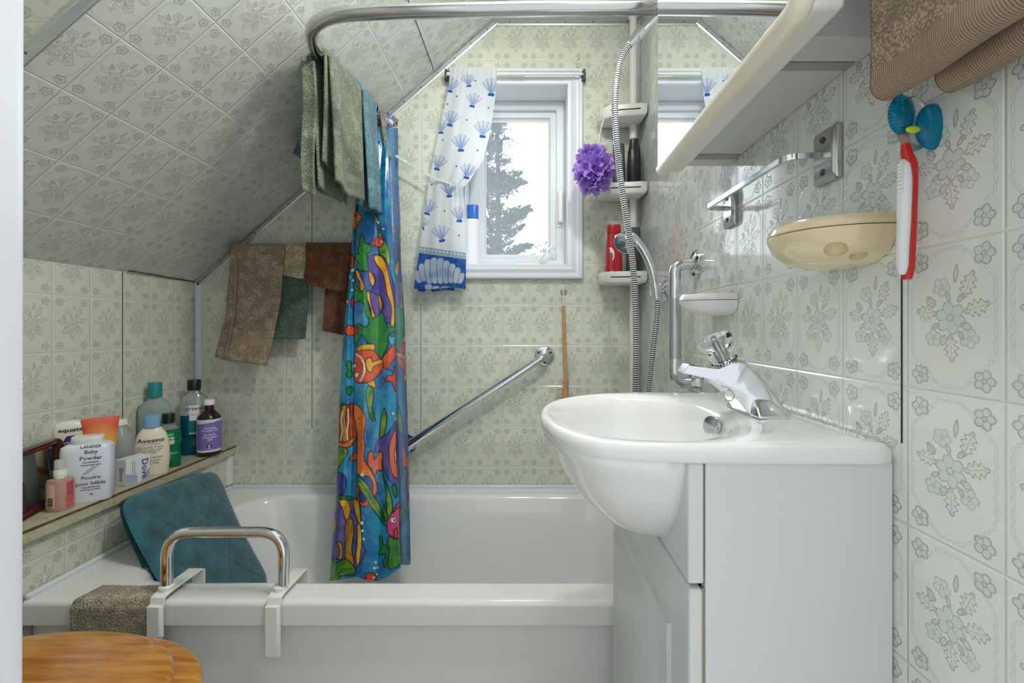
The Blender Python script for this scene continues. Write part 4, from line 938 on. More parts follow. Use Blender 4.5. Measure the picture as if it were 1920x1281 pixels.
# ---------------------------------------------------------------- toothbrush with travel cover hung near the towel
tbp = Vector((.398, .474, 1.17))
t = thing('toothbrush_holder', 'clear plastic toothbrush cover with blue lobes stuck on the right wall', 'toothbrush holder', P(1725, 240, .462))
bl = mat('translucent_blue', (20, 170, 214), .08, trans=.75, ior=1.3)
m = MB()
def blob(cx_, cy_, rx, ry, Y, thick):
    c_ = P(cx_, cy_, Y); q = Vector((0, 0, 0)); m.lathe([(.15, -1), (.6, -.8), (.9, -.4), (1, 0), (.9, .4), (.6, .8), (.15, 1)], c_, n=28, M=Matrix(((rx/F*Y, 0, 0), (0, 0, thick), (0, ry/F*Y, 0))))
blob(1690, 215, 24, 38, .468, .008); blob(1748, 238, 32, 44, .462, .009)
m.build('blue_cover', bl, t, sharp=60)
m = MB(); blob(1713, 232, 34, 52, .470, .006); m.build('clear_shell', clr, t, sharp=60)
m = MB(); blob(1712, 243, 14, 7, .458, .003); m.build('green_clip', mat('lime_plastic', (170, 205, 50), .3), t, sharp=60)
t = thing('toothbrush', 'red and white toothbrush hanging head-up from its cover', 'toothbrush', P(1699, 400, .470))
pts = smooth_path([P(1696, 200, .472), P(1696, 250, .472), P(1699, 285, .470), P(1707, 320, .468), P(1706, 400, .468), P(1703, 470, .468), P(1701, 524, .468)], 8)
m = MB(); m.tube(pts, [interp(i, [0, 10, 16, 22, 30, 44, 48], [.0028, .003, .005, .0066, .0062, .0062, .004]) for i in range(len(pts))], 16); m.build('handle', mat('red_gloss', (200, 34, 30), .25), t)
pts = smooth_path([P(1692, 300, .4635), P(1696, 330, .461), P(1695, 400, .461), P(1692, 470, .461), P(1691, 515, .4635)], 8)
m = MB(); m.tube(pts, [interp(i, [0, 4, 10, 28, 32], [.002, .0055, .0062, .0052, .003]) for i in range(len(pts))], 16); g = m.build('grip', mat('soft_white_rubber', (224, 226, 228), .45), t)
m = MB()
for i in range(8):
    p = P(1690, 308+i*7, .457); m.tube([p+Vector((-.003, .001, -.001)), p+Vector((0, -.001, 0)), p+Vector((.004, .001, .001))], .0008, 6)
m.build('ridges', wplas, g)
m = MB()
for i in range(9):
    for j in range(3): p = P(1690, 200+i*6, .4725+j*.003); m.tube([p, p+Vector((-.009, 0, 0))], .001, 5)
m.build('bristles', inkw, t)
# ---------------------------------------------------------------- toiletries on the ledge
zl = ZL+.0005
def on_ledge(px, Y): return Vector(((px-VX)/F*Y, Y, zl))
def hz(py, Y): return 1.0+(VY-py)/F*Y-zl         # height above the ledge of a pixel row at depth Y
# framed mirror leaning at the left end
fr_ = mat('mahogany_frame', (74, 26, 26), .2, coat=.5)
t = thing('framed_mirror', 'small mirror in a dark red wooden frame leaning on the ledge at far left', 'mirror', (-1.17, .99, zl))
cM = P(62, 893, 1.02); ux = (P(104, 0, 1.10)-P(30, 0, .93)); ux.z = 0; ux.normalize(); uz = Vector((-.10, .02, 1)).normalized(); un = ux.cross(uz).normalized(); un = un if un.y < 0 else -un
bz = hz(893, 1.02)
ux = Vector((-.36, .93, 0)).normalized(); uz = Vector((-.07, .03, 1)).normalized(); un = Vector((.93, .36, .04)).normalized()
def FM(x, z, d_): return Vector((-1.226, 1.168, zl+.001))+ux*x+uz*z+un*d_
def rr2(k, d_, w_=.12, h_=.158):
    return [FM(p.x*1, p.y, d_) for p in rrect(-.215+k, -k, 0+k, h_-k, .022-k*.4, 0, 5)]
m = MB(); m.loft([rr2(0, 0), rr2(0, .012), rr2(.003, .017), rr2(.008, .014), rr2(.012, .016), rr2(.016, .012), rr2(.018, .006)], cap1=False); m.build('frame', fr_, t, sharp=40)
m = MB(); m.add(rr2(.017, .0065), [tuple(range(24))]); m.build('mirror_glass', mat('aged_mirror', (190, 196, 190), .06, 1), t)
# pink spray bottle
c = on_ledge(113, 1.098); t = thing('spray_bottle', 'small pink body mist bottle with white pump on the ledge beside the mirror', 'bottle', c)
pk = mat('pink_liquid', (214, 170, 156), .15, trans=.3, ior=1.2); a0 = facing(c)
m = MB(); m.lathe([(.93, 0), (1, .004), (1, .066), (.9, .074), (.5, .076)], c, n=40, sx=.0235, sy=.0235, e=2.5); bd = m.build('body', pk, t); cap(t, c, .0115, .0755, .082, wplas, name='collar')
m = MB(); m.lathe([(.0125, .082), (.0125, .094), (.0115, .097)], c, n=28); m.build('pump', wplas, t); m = MB(); m.lathe([(.0112, .0975), (.0108, .118), (.0098, .120), (.001, .120)], c, n=28); m.build('cap', mat('frosted_cap', (222, 220, 212), .3, trans=.3), t)
f = wrap(c, .0245, .0245, 0, 0); m = MB(); label_patch(m, f, a0-.75, .009, .01, .066); m.build('barcode_label', mat('pale_label', (215, 180, 160), .5), t)
f2 = wrap(c, .0245, .0245, 0, 0, .001); m = MB()
for i in range(9): m.grid(lambda u, v: f2(-.006+.012*u, .012+i*.0025+v*(.0008+.0008*(i*7 % 3)), a0-.75), 3, 1)
m.build('barcode', inkb, t)
m = MB(); label_patch(m, f, a0+.80, .008, .028, .068); m.build('floral_label', mat('magenta_label', (196, 70, 110), .45), t); m = MB()
for (x, z, r) in ((0, .016, .008), (-.003, .03, .006), (.004, .026, .006)): m.add([f2(x, z, a0+.75)]+oval(f2, a0+.75, r, r, x, z), [(0, 1+k, 1+(k+1) % 28) for k in range(28)])
m.build('fruit_print', mat('peach_print', (214, 96, 84), .45), t); m = MB(); m.add([f2(.002, .04, a0+.75)]+oval(f2, a0+.75, .004, .0025, .002, .04), [(0, 1+k, 1+(k+1) % 28) for k in range(28)]); m.build('leaf_print', mat('leaf_print', (60, 140, 90), .5), t)
# white lotion bottle at the back (purple label)
c = on_ledge(127, 1.205)+Vector((.008, 0, 0)); t = thing('lotion_bottle', 'cream lotion bottle with purple label at the back of the ledge behind the powder', 'bottle', c); H1 = hz(788, 1.205)
rot = facing(c)-PI/2
m = MB(); m.lathe([(.8, 0), (.82, H1*.12), (.86, H1*.5), (1, H1*.82), (.98, H1*.90), (.88, H1*.96), (.62, H1*.99), (.3, H1)], c, n=48, sx=.034, sy=.018, rot=rot, e=2.5); m.build('body', mat('cream_plastic', (228, 226, 210), .3), t, sharp=50)
f = wrap(c, .036*.9, .018*.95, rot, 0, .001); a0 = PI/2
m = MB(); label_patch(m, f, a0, .024, H1*.36, H1*.80); m.build('sticker', mat('purple_label', (72, 46, 110), .4), t); f = wrap(c, .036, .0195, rot, 0, .0012); wtext(t, 'equate', .014, f, a0, 0, H1*.86, inkb, bold=.0002); wtext(t, 'Softening\nlotion', .0075, f, a0, 0, H1*.70, inkw)
# baby powder
c = on_ledge(165, 1.158); t = thing('powder_bottle', 'large white baby powder bottle with blue lettering at the front of the ledge', 'bottle', c); H1 = hz(817, 1.158)
rot = facing(c)-PI/2-.25
m = MB(); m.lathe([(.95, 0), (1, .004), (1, H1*.78), (.97, H1*.85), (.80, H1*.885), (.72, H1*.89)], c, n=56, sx=.050, sy=.029, rot=rot, e=4.0); m.build('body', mat('blue_white_plastic', (222, 228, 236), .3), t, sharp=45)
m = MB(); m.lathe([(.70, H1*.892), (.70, H1*.93), (.72, H1*.935), (.72, H1*.985), (.68, H1), (.3, H1)], c, n=56, sx=.044, sy=.031, rot=rot, e=2.4); m.build('cap', mat('cap_white', (226, 228, 228), .35), t)
Rr = Matrix.Rotation(rot, 3, 'Z')
def flat(x, z, a0): return c+Rr@Vector((x, .0293, 0))+Vector((0, 0, z))
def FT(t_, cc, Rq, yoff): return lambda x, z, a0: cc+Rq@Vector((-x, yoff, 0))+Vector((0, 0, z))
f = FT(t, c.copy(), Rr, .0294)
for s_, sz, z in (('LANDER', .0105, .115), ('Baby', .0135, .103), ('Powder', .0135, .090), ('Hypoallergenic', .0052, .0835), ('Dermatologist tested', .0045, .078), ('Poudre', .0125, .049), ('pour bébés', .0125, .037), ('Hypoallergénique', .005, .031), ('Éprouvée en clinique', .0045, .026), ('75g', .0055, .016)):
    wtext(t, s_, sz, f, 0, .013, z*H1/.137, navy, bold=.0001)
for dx, cc_ in ((0, (222, 120, 150)), (.006, (80, 190, 205))):
    m = MB(); m.add([f(-.004+dx, .060*H1/.137, 0), f(.000+dx, .060*H1/.137, 0), f(.022+dx, .077*H1/.137, 0), f(.021+dx, .078*H1/.137, 0)], [(0, 1, 2, 3)]); m.build('stripe', mat('stripe%d' % int(dx*1000), cc_, .5), t)
# orange tube standing on its cap
c = on_ledge(190, 1.235)+Vector((-.002, .0, 0)); t = thing('lotion_tube', 'orange and silver lotion tube standing on its cap', 'tube', c); H1 = hz(783, 1.235); rot = facing(c)-PI/2
silver = mat('silver_film', (188, 190, 192), .25, .6); orng = attr_mat('orange_film', .3)
m = MB(); rings = []; zz = np.linspace(.022, H1, 40); cols = []
for z in zz:
    q = (z-.022)/(H1-.022); a_ = .021+.018*q; b_ = .019*(1-q)**.6+.0008
    for_ring = []
    for k in range(40):
        an = 2*PI*k/40; x = a_*math.cos(an); y = b_*math.sin(an); for_ring.append(c+Matrix.Rotation(rot, 3, 'Z')@Vector((x, y, 0))+Vector((0, 0, z)))
        zc = q-.62+((x/.04)**2)*.18
        if zc > 0:
            w_ = min(1, zc/.34); col = np.array(lin((236, 190, 80)))*(1-w_)+np.array(lin((222, 92, 66)))*w_
        else:
            col = np.array(lin((200, 198, 196)))
            if abs(q-.42+.25*x/.04) < .05 and abs(x) < .03: col = np.array(lin((198, 110, 70)))
            if abs(q-.33-.2*x/.04) < .02: col = np.array(lin((225, 180, 120)))
        cols.append(col)
    rings.append(for_ring)
m.loft(rings); m.build('tube_body', orng, t, sharp=70, cols=np.array(cols))
m = MB(); m.lathe([(.95, 0), (1, .002), (.95, .022)], c, n=32, sx=.0205, sy=.017, rot=rot); m.build('cap', wplas, t)
m = MB(); c2 = on_ledge(214, 1.30)+Vector((-.022, -.045, 0)); t = thing('small_bottle', 'small dark bottle half hidden behind the orange tube', 'bottle', c2); m.lathe([(.95, 0), (1, .004), (1, .085), (.6, .10), (.6, .118)], c2, n=32, sx=.022, sy=.022); m.build('body', mat('plum_plastic', (44, 30, 52), .3), t)
# translucent bottle with white cap
c = on_ledge(240, 1.325)+Vector((-.020, -.004, 0)); t = thing('alcohol_bottle', 'clear plastic bottle with white cap standing behind the soap box', 'bottle', c); H1 = hz(786, 1.325)
frost = mat('frosted_plastic', (200, 206, 200), .25, trans=.55, ior=1.25)
m = MB(); m.lathe([(.034, 0), (.036, .004), (.036, H1*.62), (.030, H1*.76), (.017, H1*.87), (.015, H1*.90)], c, n=40); m.build('body', frost, t); cap(t, c, .0175, H1*.90, H1, wplas, 1)
# soap box
c = on_ledge(236, 1.285); t = thing('soap_box', 'white and silver carton of bar soap lying on its side at the ledge front', 'box', c); rot = math.radians(-52)
P1 = Vector((-1.104, 1.262, zl)); e1 = Vector((-.45, -.0, 0)); 
Bc = P(236, 912, 1.252); A0 = Vector((Bc.x, Bc.y, zl)); dR = Vector((.16, .987, 0)); dL = Vector((-.987, .16, 0)); Lr, Ll, Hb = .068, .036, .073
pts = [A0, A0+dR*Lr, A0+dR*Lr+dL*Ll, A0+dL*Ll]; m = MB(); m.prism(pts, (0, 0, Hb)); m.build('carton', mat('carton_white', (226, 228, 232), .35), t, bevel=.0008)
nR = Vector((.987, -.16, 0)); nL = Vector((-.16, -.987, 0))
fR = lambda x, z, a0: A0+dR*(Lr/2+x)+nR*.0009+Vector((0, 0, z)); fL = lambda x, z, a0: A0+dL*(Ll/2-x)+nL*.0009+Vector((0, 0, z))
m = MB(); m.grid(lambda u, v: fR(-.033+.03*u, .003+(.03-.012*u)*v, 0), 6, 2); m.grid(lambda u, v: fR(.010+.022*u, .003+(.010+.02*u)*v, 0), 6, 2); m.build('silver_print', mat('lilac_print', (168, 174, 204), .3), t)
wtext(t, 'Dove', .026, lambda x, z, a: fR(x, z, a)+nR*.0004, 0, .010, .064, navy, vert=True, align='LEFT'); wtext(t, 'Dove', .017, fL, 0, -.002, .050, navy, vert=True, align='LEFT')
wtext(t, 'beauty cream bar\npain de beauté', .0055, lambda x, z, a: fR(x, z, a)+nR*.0004, 0, -.012, .064, mat('grey_ink', (110, 120, 140), .5), vert=True, align='LEFT')
# beige lotion bottle with light blue cap
c = on_ledge(285, 1.362); t = thing('lotion_bottle', 'beige lotion bottle with light blue cap at the middle of the ledge', 'bottle', c); H1 = hz(778, 1.362); rot = facing(c)-PI/2-.1
m = MB(); m.lathe([(.88, 0), (.93, .004), (1, H1*.25), (.97, H1*.5), (.80, H1*.68), (.55, H1*.77), (.47, H1*.79)], c, n=56, sx=.043, sy=.024, rot=rot, e=2.4); m.build('body', mat('beige_plastic', (232, 222, 198), .3), t, sharp=50)
m = MB(); m.lathe([(.46, H1*.792), (.47, H1*.95), (.43, H1), (.2, H1)], c, n=40, sx=.043, sy=.036, rot=rot, e=2.6); m.build('cap', mat('sky_blue_cap', (122, 168, 212), .3), t)
f = wrap(c, .0425, .0245, rot, 0, .0012); a0 = PI/2
fneg = lambda x, z, a: f(-x, z, a)
f_eq = f
wtext(t, 'Aveeno', .0175, f, a0, 0, H1*.56, inkb, bold=.0002); wtext(t, 'ACTIVE NATURALS', .0045, f, a0, 0, H1*.52, inkb); wtext(t, 'Eczema Care', .009, f, a0, 0, H1*.465, inkblue); wtext(t, 'Moisturizing Cream\nhelps relieve dry,\nitchy skin', .0055, f, a0, 0, H1*.43, inkb); wtext(t, 'Soin de l’eczéma', .009, f, a0, 0, H1*.29, inkblue); wtext(t, 'Crème hydratante\nsoulage la peau\nsèche et irritée', .005, f, a0, 0, H1*.25, inkb)
m = MB(); m.add([f(-.014, .022, a0)]+oval(f, a0, .0065, .0065, -.014, .022), [(0, 1+k, 1+(k+1) % 28) for k in range(28)]); m.build('seal', inkb, t)
m = MB()
for i in range(5):
    for s_ in (-1, 1): m.add([f(-.026, H1*.33+i*.006, a0), f(-.026+s_*.004, H1*.34+i*.006, a0), f(-.026+s_*.002, H1*.36+i*.006, a0)], [(0, 1, 2)])
m.build('wheat_print', inkgold, t)
# tall clear bottle with teal cap
c = on_ledge(293, 1.455)+Vector((-.004, 0, 0)); t = thing('shampoo_bottle', 'tall frosted bottle with teal screw cap at the back of the ledge', 'bottle', c); H1 = hz(717, 1.455); rot = facing(c)-PI/2
m = MB(); m.lathe([(.95, 0), (1, .004), (1, H1*.62), (.95, H1*.72), (.45, H1*.79), (.40, H1*.82)], c, n=48, sx=.043, sy=.022, rot=rot, e=3.4); m.build('body', mat('aqua_frosted', (196, 212, 206), .2, trans=.6, ior=1.2), t, sharp=50); cap(t, c, .0185, H1*.82, H1, mat('teal_cap', (22, 132, 136), .3), 1)
f = wrap(c, .044, .0225, rot, 0, .001); wtext(t, 'OMNI', .007, f, PI/2, .02, H1*.54, mat('teal_ink', (40, 120, 110), .4))
# green mouthwash
c = on_ledge(316, 1.432)+Vector((0, 0, 0)); t = thing('mouthwash_bottle', 'small green mouthwash bottle with black cap behind the beige lotion', 'bottle', c); H1 = hz(775, 1.432); rot = facing(c)-PI/2
grn = mat('green_liquid', (10, 150, 96), .08, trans=.55, ior=1.3)
m = MB(); m.lathe([(.9, 0), (1, .004), (1, H1*.14), (.92, H1*.30), (.92, H1*.36), (1, H1*.42), (1, H1*.66), (.9, H1*.71)], c, n=48, sx=.032, sy=.021, rot=rot, e=3.2); m.build('body', grn, t, sharp=50)
m = MB(); m.lathe([(.88, H1*.712), (.62, H1*.76), (.48, H1*.79), (.46, H1*.82)], c, n=40, sx=.032, sy=.028, rot=rot); m.build('neck', clr, t); cap(t, c, .0165, H1*.82, H1, black, 1)
f = wrap(c, .032, .0213, rot, 0, .0009); a0 = PI/2; m = MB(); label_patch(m, f, a0, .026, H1*.42, H1*.65); m.build('sticker', mat('green_label', (28, 160, 112), .4), t); fq = wrap(c, .032, .0213, rot, 0, .0015)
m = MB(); label_patch(m, fq, a0, .026, H1*.44, H1*.56); m.build('white_band', inkw, t); f3 = wrap(c, .032, .0213, rot, 0, .0021); wtext(t, 'LISTERINE', .0105, f3, a0, 0, H1*.50, inkb, bold=.0002); wtext(t, 'FRESH BURST', .0058, f3, a0, 0, H1*.455, mat('teal_ink', (40, 120, 110), .4)); wtext(t, 'antiseptic', .006, f3, a0, 0, H1*.60, inkw); wtext(t, '12h Zero', .008, fq, a0, .004, H1*.25, inkw)
# blue mouthwash with pump
c = on_ledge(364, 1.585); t = thing('mouthwash_bottle', 'half empty blue mouthwash bottle with black cap in the corner of the ledge', 'bottle', c); H1 = hz(712, 1.585); rot = facing(c)-PI/2
bw_ = mat('blue_liquid', (10, 120, 140), .08, trans=.6, ior=1.3)
m = MB(); m.lathe([(.9, 0), (1, .005), (1, H1*.16), (.90, H1*.20), (.90, H1*.24), (1, H1*.26), (1, H1*.53)], c, n=48, sx=.040, sy=.026, rot=rot, e=3); m.build('liquid', bw_, t, sharp=50)
m = MB(); m.lathe([(1, H1*.532), (1, H1*.70), (.92, H1*.76), (.5, H1*.83), (.40, H1*.86)], c, n=48, sx=.040, sy=.026, rot=rot, e=2.8); m.build('body', clr, t, sharp=50); cap(t, c, .020, H1*.86, H1, black, 1)
f = wrap(c, .040, .0263, rot, 0, .0009); m = MB(); label_patch(m, f, PI/2, .022, H1*.28, H1*.66); m.build('sticker', inkw, t); f3 = wrap(c, .040, .0263, rot, 0, .0016); m = MB(); label_patch(m, f3, PI/2, .019, H1*.30, H1*.46); m.build('blue_band', mat('teal_label', (20, 120, 130), .4), t); wtext(t, 'LISTERINE', .012, f3, PI/2, 0, H1*.60, inkb, bold=.0002); wtext(t, 'TOTAL CARE', .007, f3, PI/2, 0, H1*.53, mat('red_ink', (180, 40, 40), .5))
# peroxide bottle
c = on_ledge(388, 1.568)+Vector((.008, 0, 0)); t = thing('peroxide_bottle', 'brown peroxide bottle with purple label and white cap at the ledge end', 'bottle', c); H1 = hz(749, 1.568)
m = MB(); m.lathe([(.034, 0), (.0365, .004), (.0365, H1*.62), (.034, H1*.70), (.022, H1*.77), (.0145, H1*.81), (.0135, H1*.90)], c, n=48); m.build('body', mat('brown_plastic', (46, 26, 26), .2), t); cap(t, c, .0155, H1*.90, H1, inkw, 1)
f = wrap(c, .0365, .0365, 0, 0, .0006); a0 = facing(c); m = MB(); label_patch(m, f, a0, .046, H1*.08, H1*.66); m.build('sticker', mat('label_white', (226, 226, 228), .4), t); f2 = wrap(c, .0365, .0365, 0, 0, .0012)
m = MB(); m.grid(lambda u, v: f2(-.040+.086*u, H1*(.12+(.46+.05*u)*v), a0), 20, 3); m.build('purple_field', mat('violet_label', (132, 112, 186), .4), t); f3 = wrap(c, .0365, .0365, 0, 0, .0018)
wtext(t, 'Hydrogen\nPeroxide USP', .0085, f3, a0, .002, H1*.50, inkw, align='CENTER', bold=.0001); wtext(t, 'Peroxyde\nd’hydrogène\nUSP', .0085, f3, a0, .002, H1*.38, inkw, bold=.0001)
m = MB(); m.add([f3(0, H1*.185, a0)]+oval(f3, a0, .0075, .0075, 0, H1*.185), [(0, 1+k, 1+(k+1) % 28) for k in range(28)]); m.build('warning_mark', inkb, t); f4 = wrap(c, .0365, .0365, 0, 0, .0024)
m = MB(); m.add([f4(0, H1*.195, a0)]+oval(f4, a0, .0032, .003, 0, H1*.195), [(0, 1+k, 1+(k+1) % 28) for k in range(28)])
for s_ in (-1, 1): m.add([f4(-.0045*s_, H1*.150, a0), f4(-.0040*s_, H1*.143, a0), f4(.0045*s_, H1*.168, a0), f4(.0040*s_, H1*.175, a0)], [(0, 1, 2, 3)])
m.build('skull', inkw, t)
# shampoo bottle on the window sill
c = Vector((P(886, 0, 1.75).x, 1.745, oz0+.002)); t = thing('lotion_bottle', 'white bottle with bright blue cap standing on the window sill', 'bottle', c)
m = MB(); zz = lambda py: 1+(VY-py)/F*1.745-c.z
m.lathe([(.95, 0), (1, .004), (.86, .07), (.78, .12), (.92, .165), (.95, zz(412))], c, n=48, sx=.0265, sy=.02, e=2.6); m.build('body', mat('pearl_white', (236, 238, 240), .25), t, sharp=50); m = MB(); m.lathe([(.92, zz(411)), (.95, zz(388)), (.9, zz(386))], c, n=48, sx=.0265, sy=.02, e=2.6); m.build('cap', mat('bright_blue', (36, 110, 200), .3), t)

# ---------------------------------------------------------------- towels on the back wall
bar_z = P(0, 464, 1.63).z
t = thing('towel_rail', 'towel rail fixed on the back wall and hidden under four hanging cloths', 'towel rail', (-.9, 1.645, bar_z))
m = MB(); m.tube([(-1.075, 1.632, bar_z), (-.62, 1.632, bar_z)], .006, 14); m.build('bar', chrome, t)
for x in (-1.07, -.63):
    m = MB(); m.box(x-.01, x+.01, 1.626, YB-.001, bar_z-.012, bar_z+.012); m.build('bracket', worn, t, bevel=.003)
def hang(L, R, top, bot, yf, name, label, mtl, nu=50, nv=70, wav=.004, back=.5, thick=.005, seed=0, bands=None, mi_band=None, cat='towel', wk=9, lean=0):
    # cloth over the bar: front from top to bottom following pixel outlines L(t), R(t); the rear flap behind
    def fn(u, v):
        if v < .25:
            s_ = (.25-v)/.25*back; k = s_; yb = 1.6495; q = s_
            px = L(q)*(1-u)+R(q)*u; py = top+(bot(u)-top)*q; p = P(px, py, yb); return p
        if v < .35:
            a = (v-.25)/.10*PI; px = L(0)*(1-u)+R(0)*u; y = 1.6495+(yf-1.6495)*(1-math.cos(a))/2; p = P(px, top, y); p.z += 0.004+.008*math.sin(a); return p
        q = (v-.35)/.65; px = L(q)*(1-u)+R(q)*u; py = top+(bot(u)-top)*q
        w_ = wav*(math.sin(u*wk+seed+q*1.2)+.5*math.sin(u*wk*2.3+seed*2-q))*min(1, q*3+.2)
        return P(px, py, yf-lean*q+w_)
    m = MB(); m.grid(fn, nu, nv)
    if bands:
        for i in range(len(m.f)):
            q = ((i//nu)/nv-.35)/.65
            if any(a < q < b_ for a, b_ in bands): m.m[i] = 1
    o = m.build(name, mtl, solid=thick, sharp=80, off=0); return tag(o, label, cat)
def pl_(*a): xs, ys = zip(*a); return lambda q: interp(q, xs, ys)
sg = terry('slate_green_terry', (92, 114, 102), 300); bg1 = terry('taupe_terry', (172, 152, 130), 300); cr = terry('cream_waffle', (196, 180, 146), 260, .004); br_ = terry('brown_terry', (112, 72, 48), 300)
btw = weave('taupe_band', (176, 156, 134), 110); bbw = weave('brown_band', (120, 80, 54), 130)
hang(pl_((0, 430), (.5, 440), (1, 470)), pl_((0, 566), (.5, 580), (1, 572)), 466, lambda u: 636, 1.618, 'towel', 'slate green towel on the back wall rail, mostly behind the taupe one', [sg], wav=.002, thick=.004, back=.4)
hang(pl_((0, 434), (.6, 424), (1, 403)), pl_((0, 534), (.45, 526), (.85, 508), (1, 500)), 465, lambda u: 672+u*14-22*max(0, .17-u), 1.598, 'towel', 'long taupe bath towel with a woven band on the back wall rail', [bg1, btw], wav=.0035, bands=[(.78, .84), (.985, 1.01)], lean=.012, thick=.007)
m = MB(); m.grid(lambda u, v: P(interp(v, [0, .6, 1], [441, 436, 419])+u*5, 468+v*204, 1.5895-.012*v+.001*math.sin(v*5)), 3, 40); o = m.build('hem', btw, None, solid=.002); 
tw = [o_ for o_ in C.objects if o_.get('label', '').startswith('long taupe')][0]; o.parent = tw; o.location = o.location-tw.location
hang(pl_((0, 535), (1, 530)), pl_((0, 578), (1, 576)), 464, lambda u: 516+u*9, 1.606, 'washcloth', 'cream waffle washcloth hanging between the taupe and brown cloths', [cr], nu=24, nv=40, wav=.0015, thick=.004, cat='washcloth')
hang(pl_((0, 612), (.4, 611), (1, 604)), pl_((0, 668), (1, 668)), 465, lambda u: 620+u*14, 1.612, 'washcloth', 'narrow lower end of a brown cloth hanging beside the shower curtain', [br_], nu=24, nv=50, wav=.003, wk=12, thick=.005, cat='washcloth', back=.2)
hang(pl_((0, 574), (.5, 573), (1, 568)), pl_((0, 660), (1, 650)), 463, lambda u: 532+u*18-20*max(0, u-.8), 1.590, 'washcloth', 'brown terry washcloth with woven band hung over the back wall rail', [br_, bbw], nu=40, nv=60, wav=.003, bands=[(.45, .56)], thick=.009, cat='washcloth')

# ---------------------------------------------------------------- towels over the shower rod
def rodpt(y):
    ys_, xs_, zs_ = [1.19, 1.3, 1.45, 1.68], [-.556, -.551, -.543, -.533], [1.726, 1.737, 1.751, 1.771]
    return Vector((interp(y, ys_, xs_), y, interp(y, ys_, zs_)))
sage = terry('sage_terry', (120, 132, 106), 300); sband = weave('sage_band', (142, 150, 124), 100, 'Y'); blue = terry('blue_terry', (96, 142, 154), 300); bband = weave('blue_band', (136, 170, 178), 120, 'Y')
def over_rod(y0, y1, zR, zL, spreadL, spreadR, r, mtl, name, label, folds=3, amp=.008, ph=0, bands=None, nu=60, nv=90, dyL=0, near_curl=0, thick=.006):
    def fn(u, v):
        y = y0+(y1-y0)*u; c_ = rodpt(y); w_ = math.sin(u*folds*PI*2+ph)+.4*math.sin(u*folds*5+ph*2)
        if v < .44:
            q = (.44-v)/.44; z = c_.z-(c_.z-zL(u))*q; x = max(c_.x-r-spreadL(q)+amp*w_*min(1, q*2), min(c_.x-r, XL+(z-ZS)/K+.016)); return Vector((x, y+dyL*q, z))
        if v < .56:
            a = PI*(v-.44)/.12; return Vector((c_.x-math.cos(a)*r, y, c_.z+math.sin(a)*r))
        q = (v-.56)/.44; z = c_.z-(c_.z-zR(u))*q; x = c_.x+r+spreadR(q)+amp*w_*min(1, q*2)
        return Vector((x, y+.02*q*near_curl, z))
    m = MB(); m.grid(fn, nu, nv)
    if bands:
        for i in range(len(m.f)):
            q = ((i//nu)/nv-.56)/.44
            if any(a < q < b_ for a, b_ in bands): m.m[i] = 1
    return m, fn
s0 = thing('towel', 'sage green terry towel draped in folds over the shower rod', 'towel', (-.555, 1.27, 1.38))
m, _ = over_rod(1.192, 1.385, lambda u: 1.392-.012*math.sin(u*3)-.0*u, lambda u: 1.385+.0*u, lambda q: .010+.0*q, lambda q: .006+.012*q, .0215, sage, '', '', folds=1.5, amp=.0055, bands=[(.80, .86), (.975, 1.01)], ph=.5)
m.build('outer_layer', [sage, sband], s0, solid=.007, sharp=80, off=0)
m, _ = over_rod(1.187, 1.36, lambda u: 1.44, lambda u: 1.372, lambda q: .004-.020*q, lambda q: -.010*q, .018, sage, '', '', folds=1.3, amp=.004, ph=1.5); m.build('inner_layer', [sage], s0, solid=.005, sharp=80, off=0)
m = MB()   # doubled-back corner of the far side, folded towards the doorway
m.grid(lambda u, v: Vector((-.596+.034*u+.004*math.sin(v*6), 1.176+.006*math.sin(u*PI)+.008*v, 1.70-.335*v-.02*u*v)), 14, 50)
m.grid(lambda u, v: Vector((-.594+.026*u, 1.184+.006*v, 1.70-.31*v-.03*u*v)), 10, 40); m.build('folded_edge', sage, s0, solid=.006, sharp=80, off=0)
s1 = thing('towel', 'blue terry towel draped over the shower rod behind the sage one', 'towel', (-.55, 1.45, 1.37))
m, _ = over_rod(1.40, 1.505, lambda u: 1.372+.012*u, lambda u: 1.545-.02*u, lambda q: .165*q**.55, lambda q: .004+.022*q, .024, blue, '', '', folds=1, amp=.005, bands=[(.74, .81), (.98, 1.01)]); m.build('outer_layer', [blue, bband], s1, solid=.007, sharp=80, off=0)
m, _ = over_rod(1.395, 1.49, lambda u: 1.385, lambda u: 1.60, lambda q: .09*q**.7, lambda q: -.008*q, .0195, blue, '', '', folds=1.2, amp=.004); m.build('inner_layer', [blue], s1, solid=.005, sharp=80, off=0)
s2 = over_rod(1.545, 1.60, lambda u: 1.60, lambda u: 1.66, lambda q: .01*q, lambda q: .002+.02*q, .024, None, '', '')[0].build('washcloth', terry('sand_terry', (176, 158, 132), 430), solid=.004, off=0, sharp=80); tag(s2, 'sand coloured cloth end over the shower rod beside the curtain top', 'washcloth')

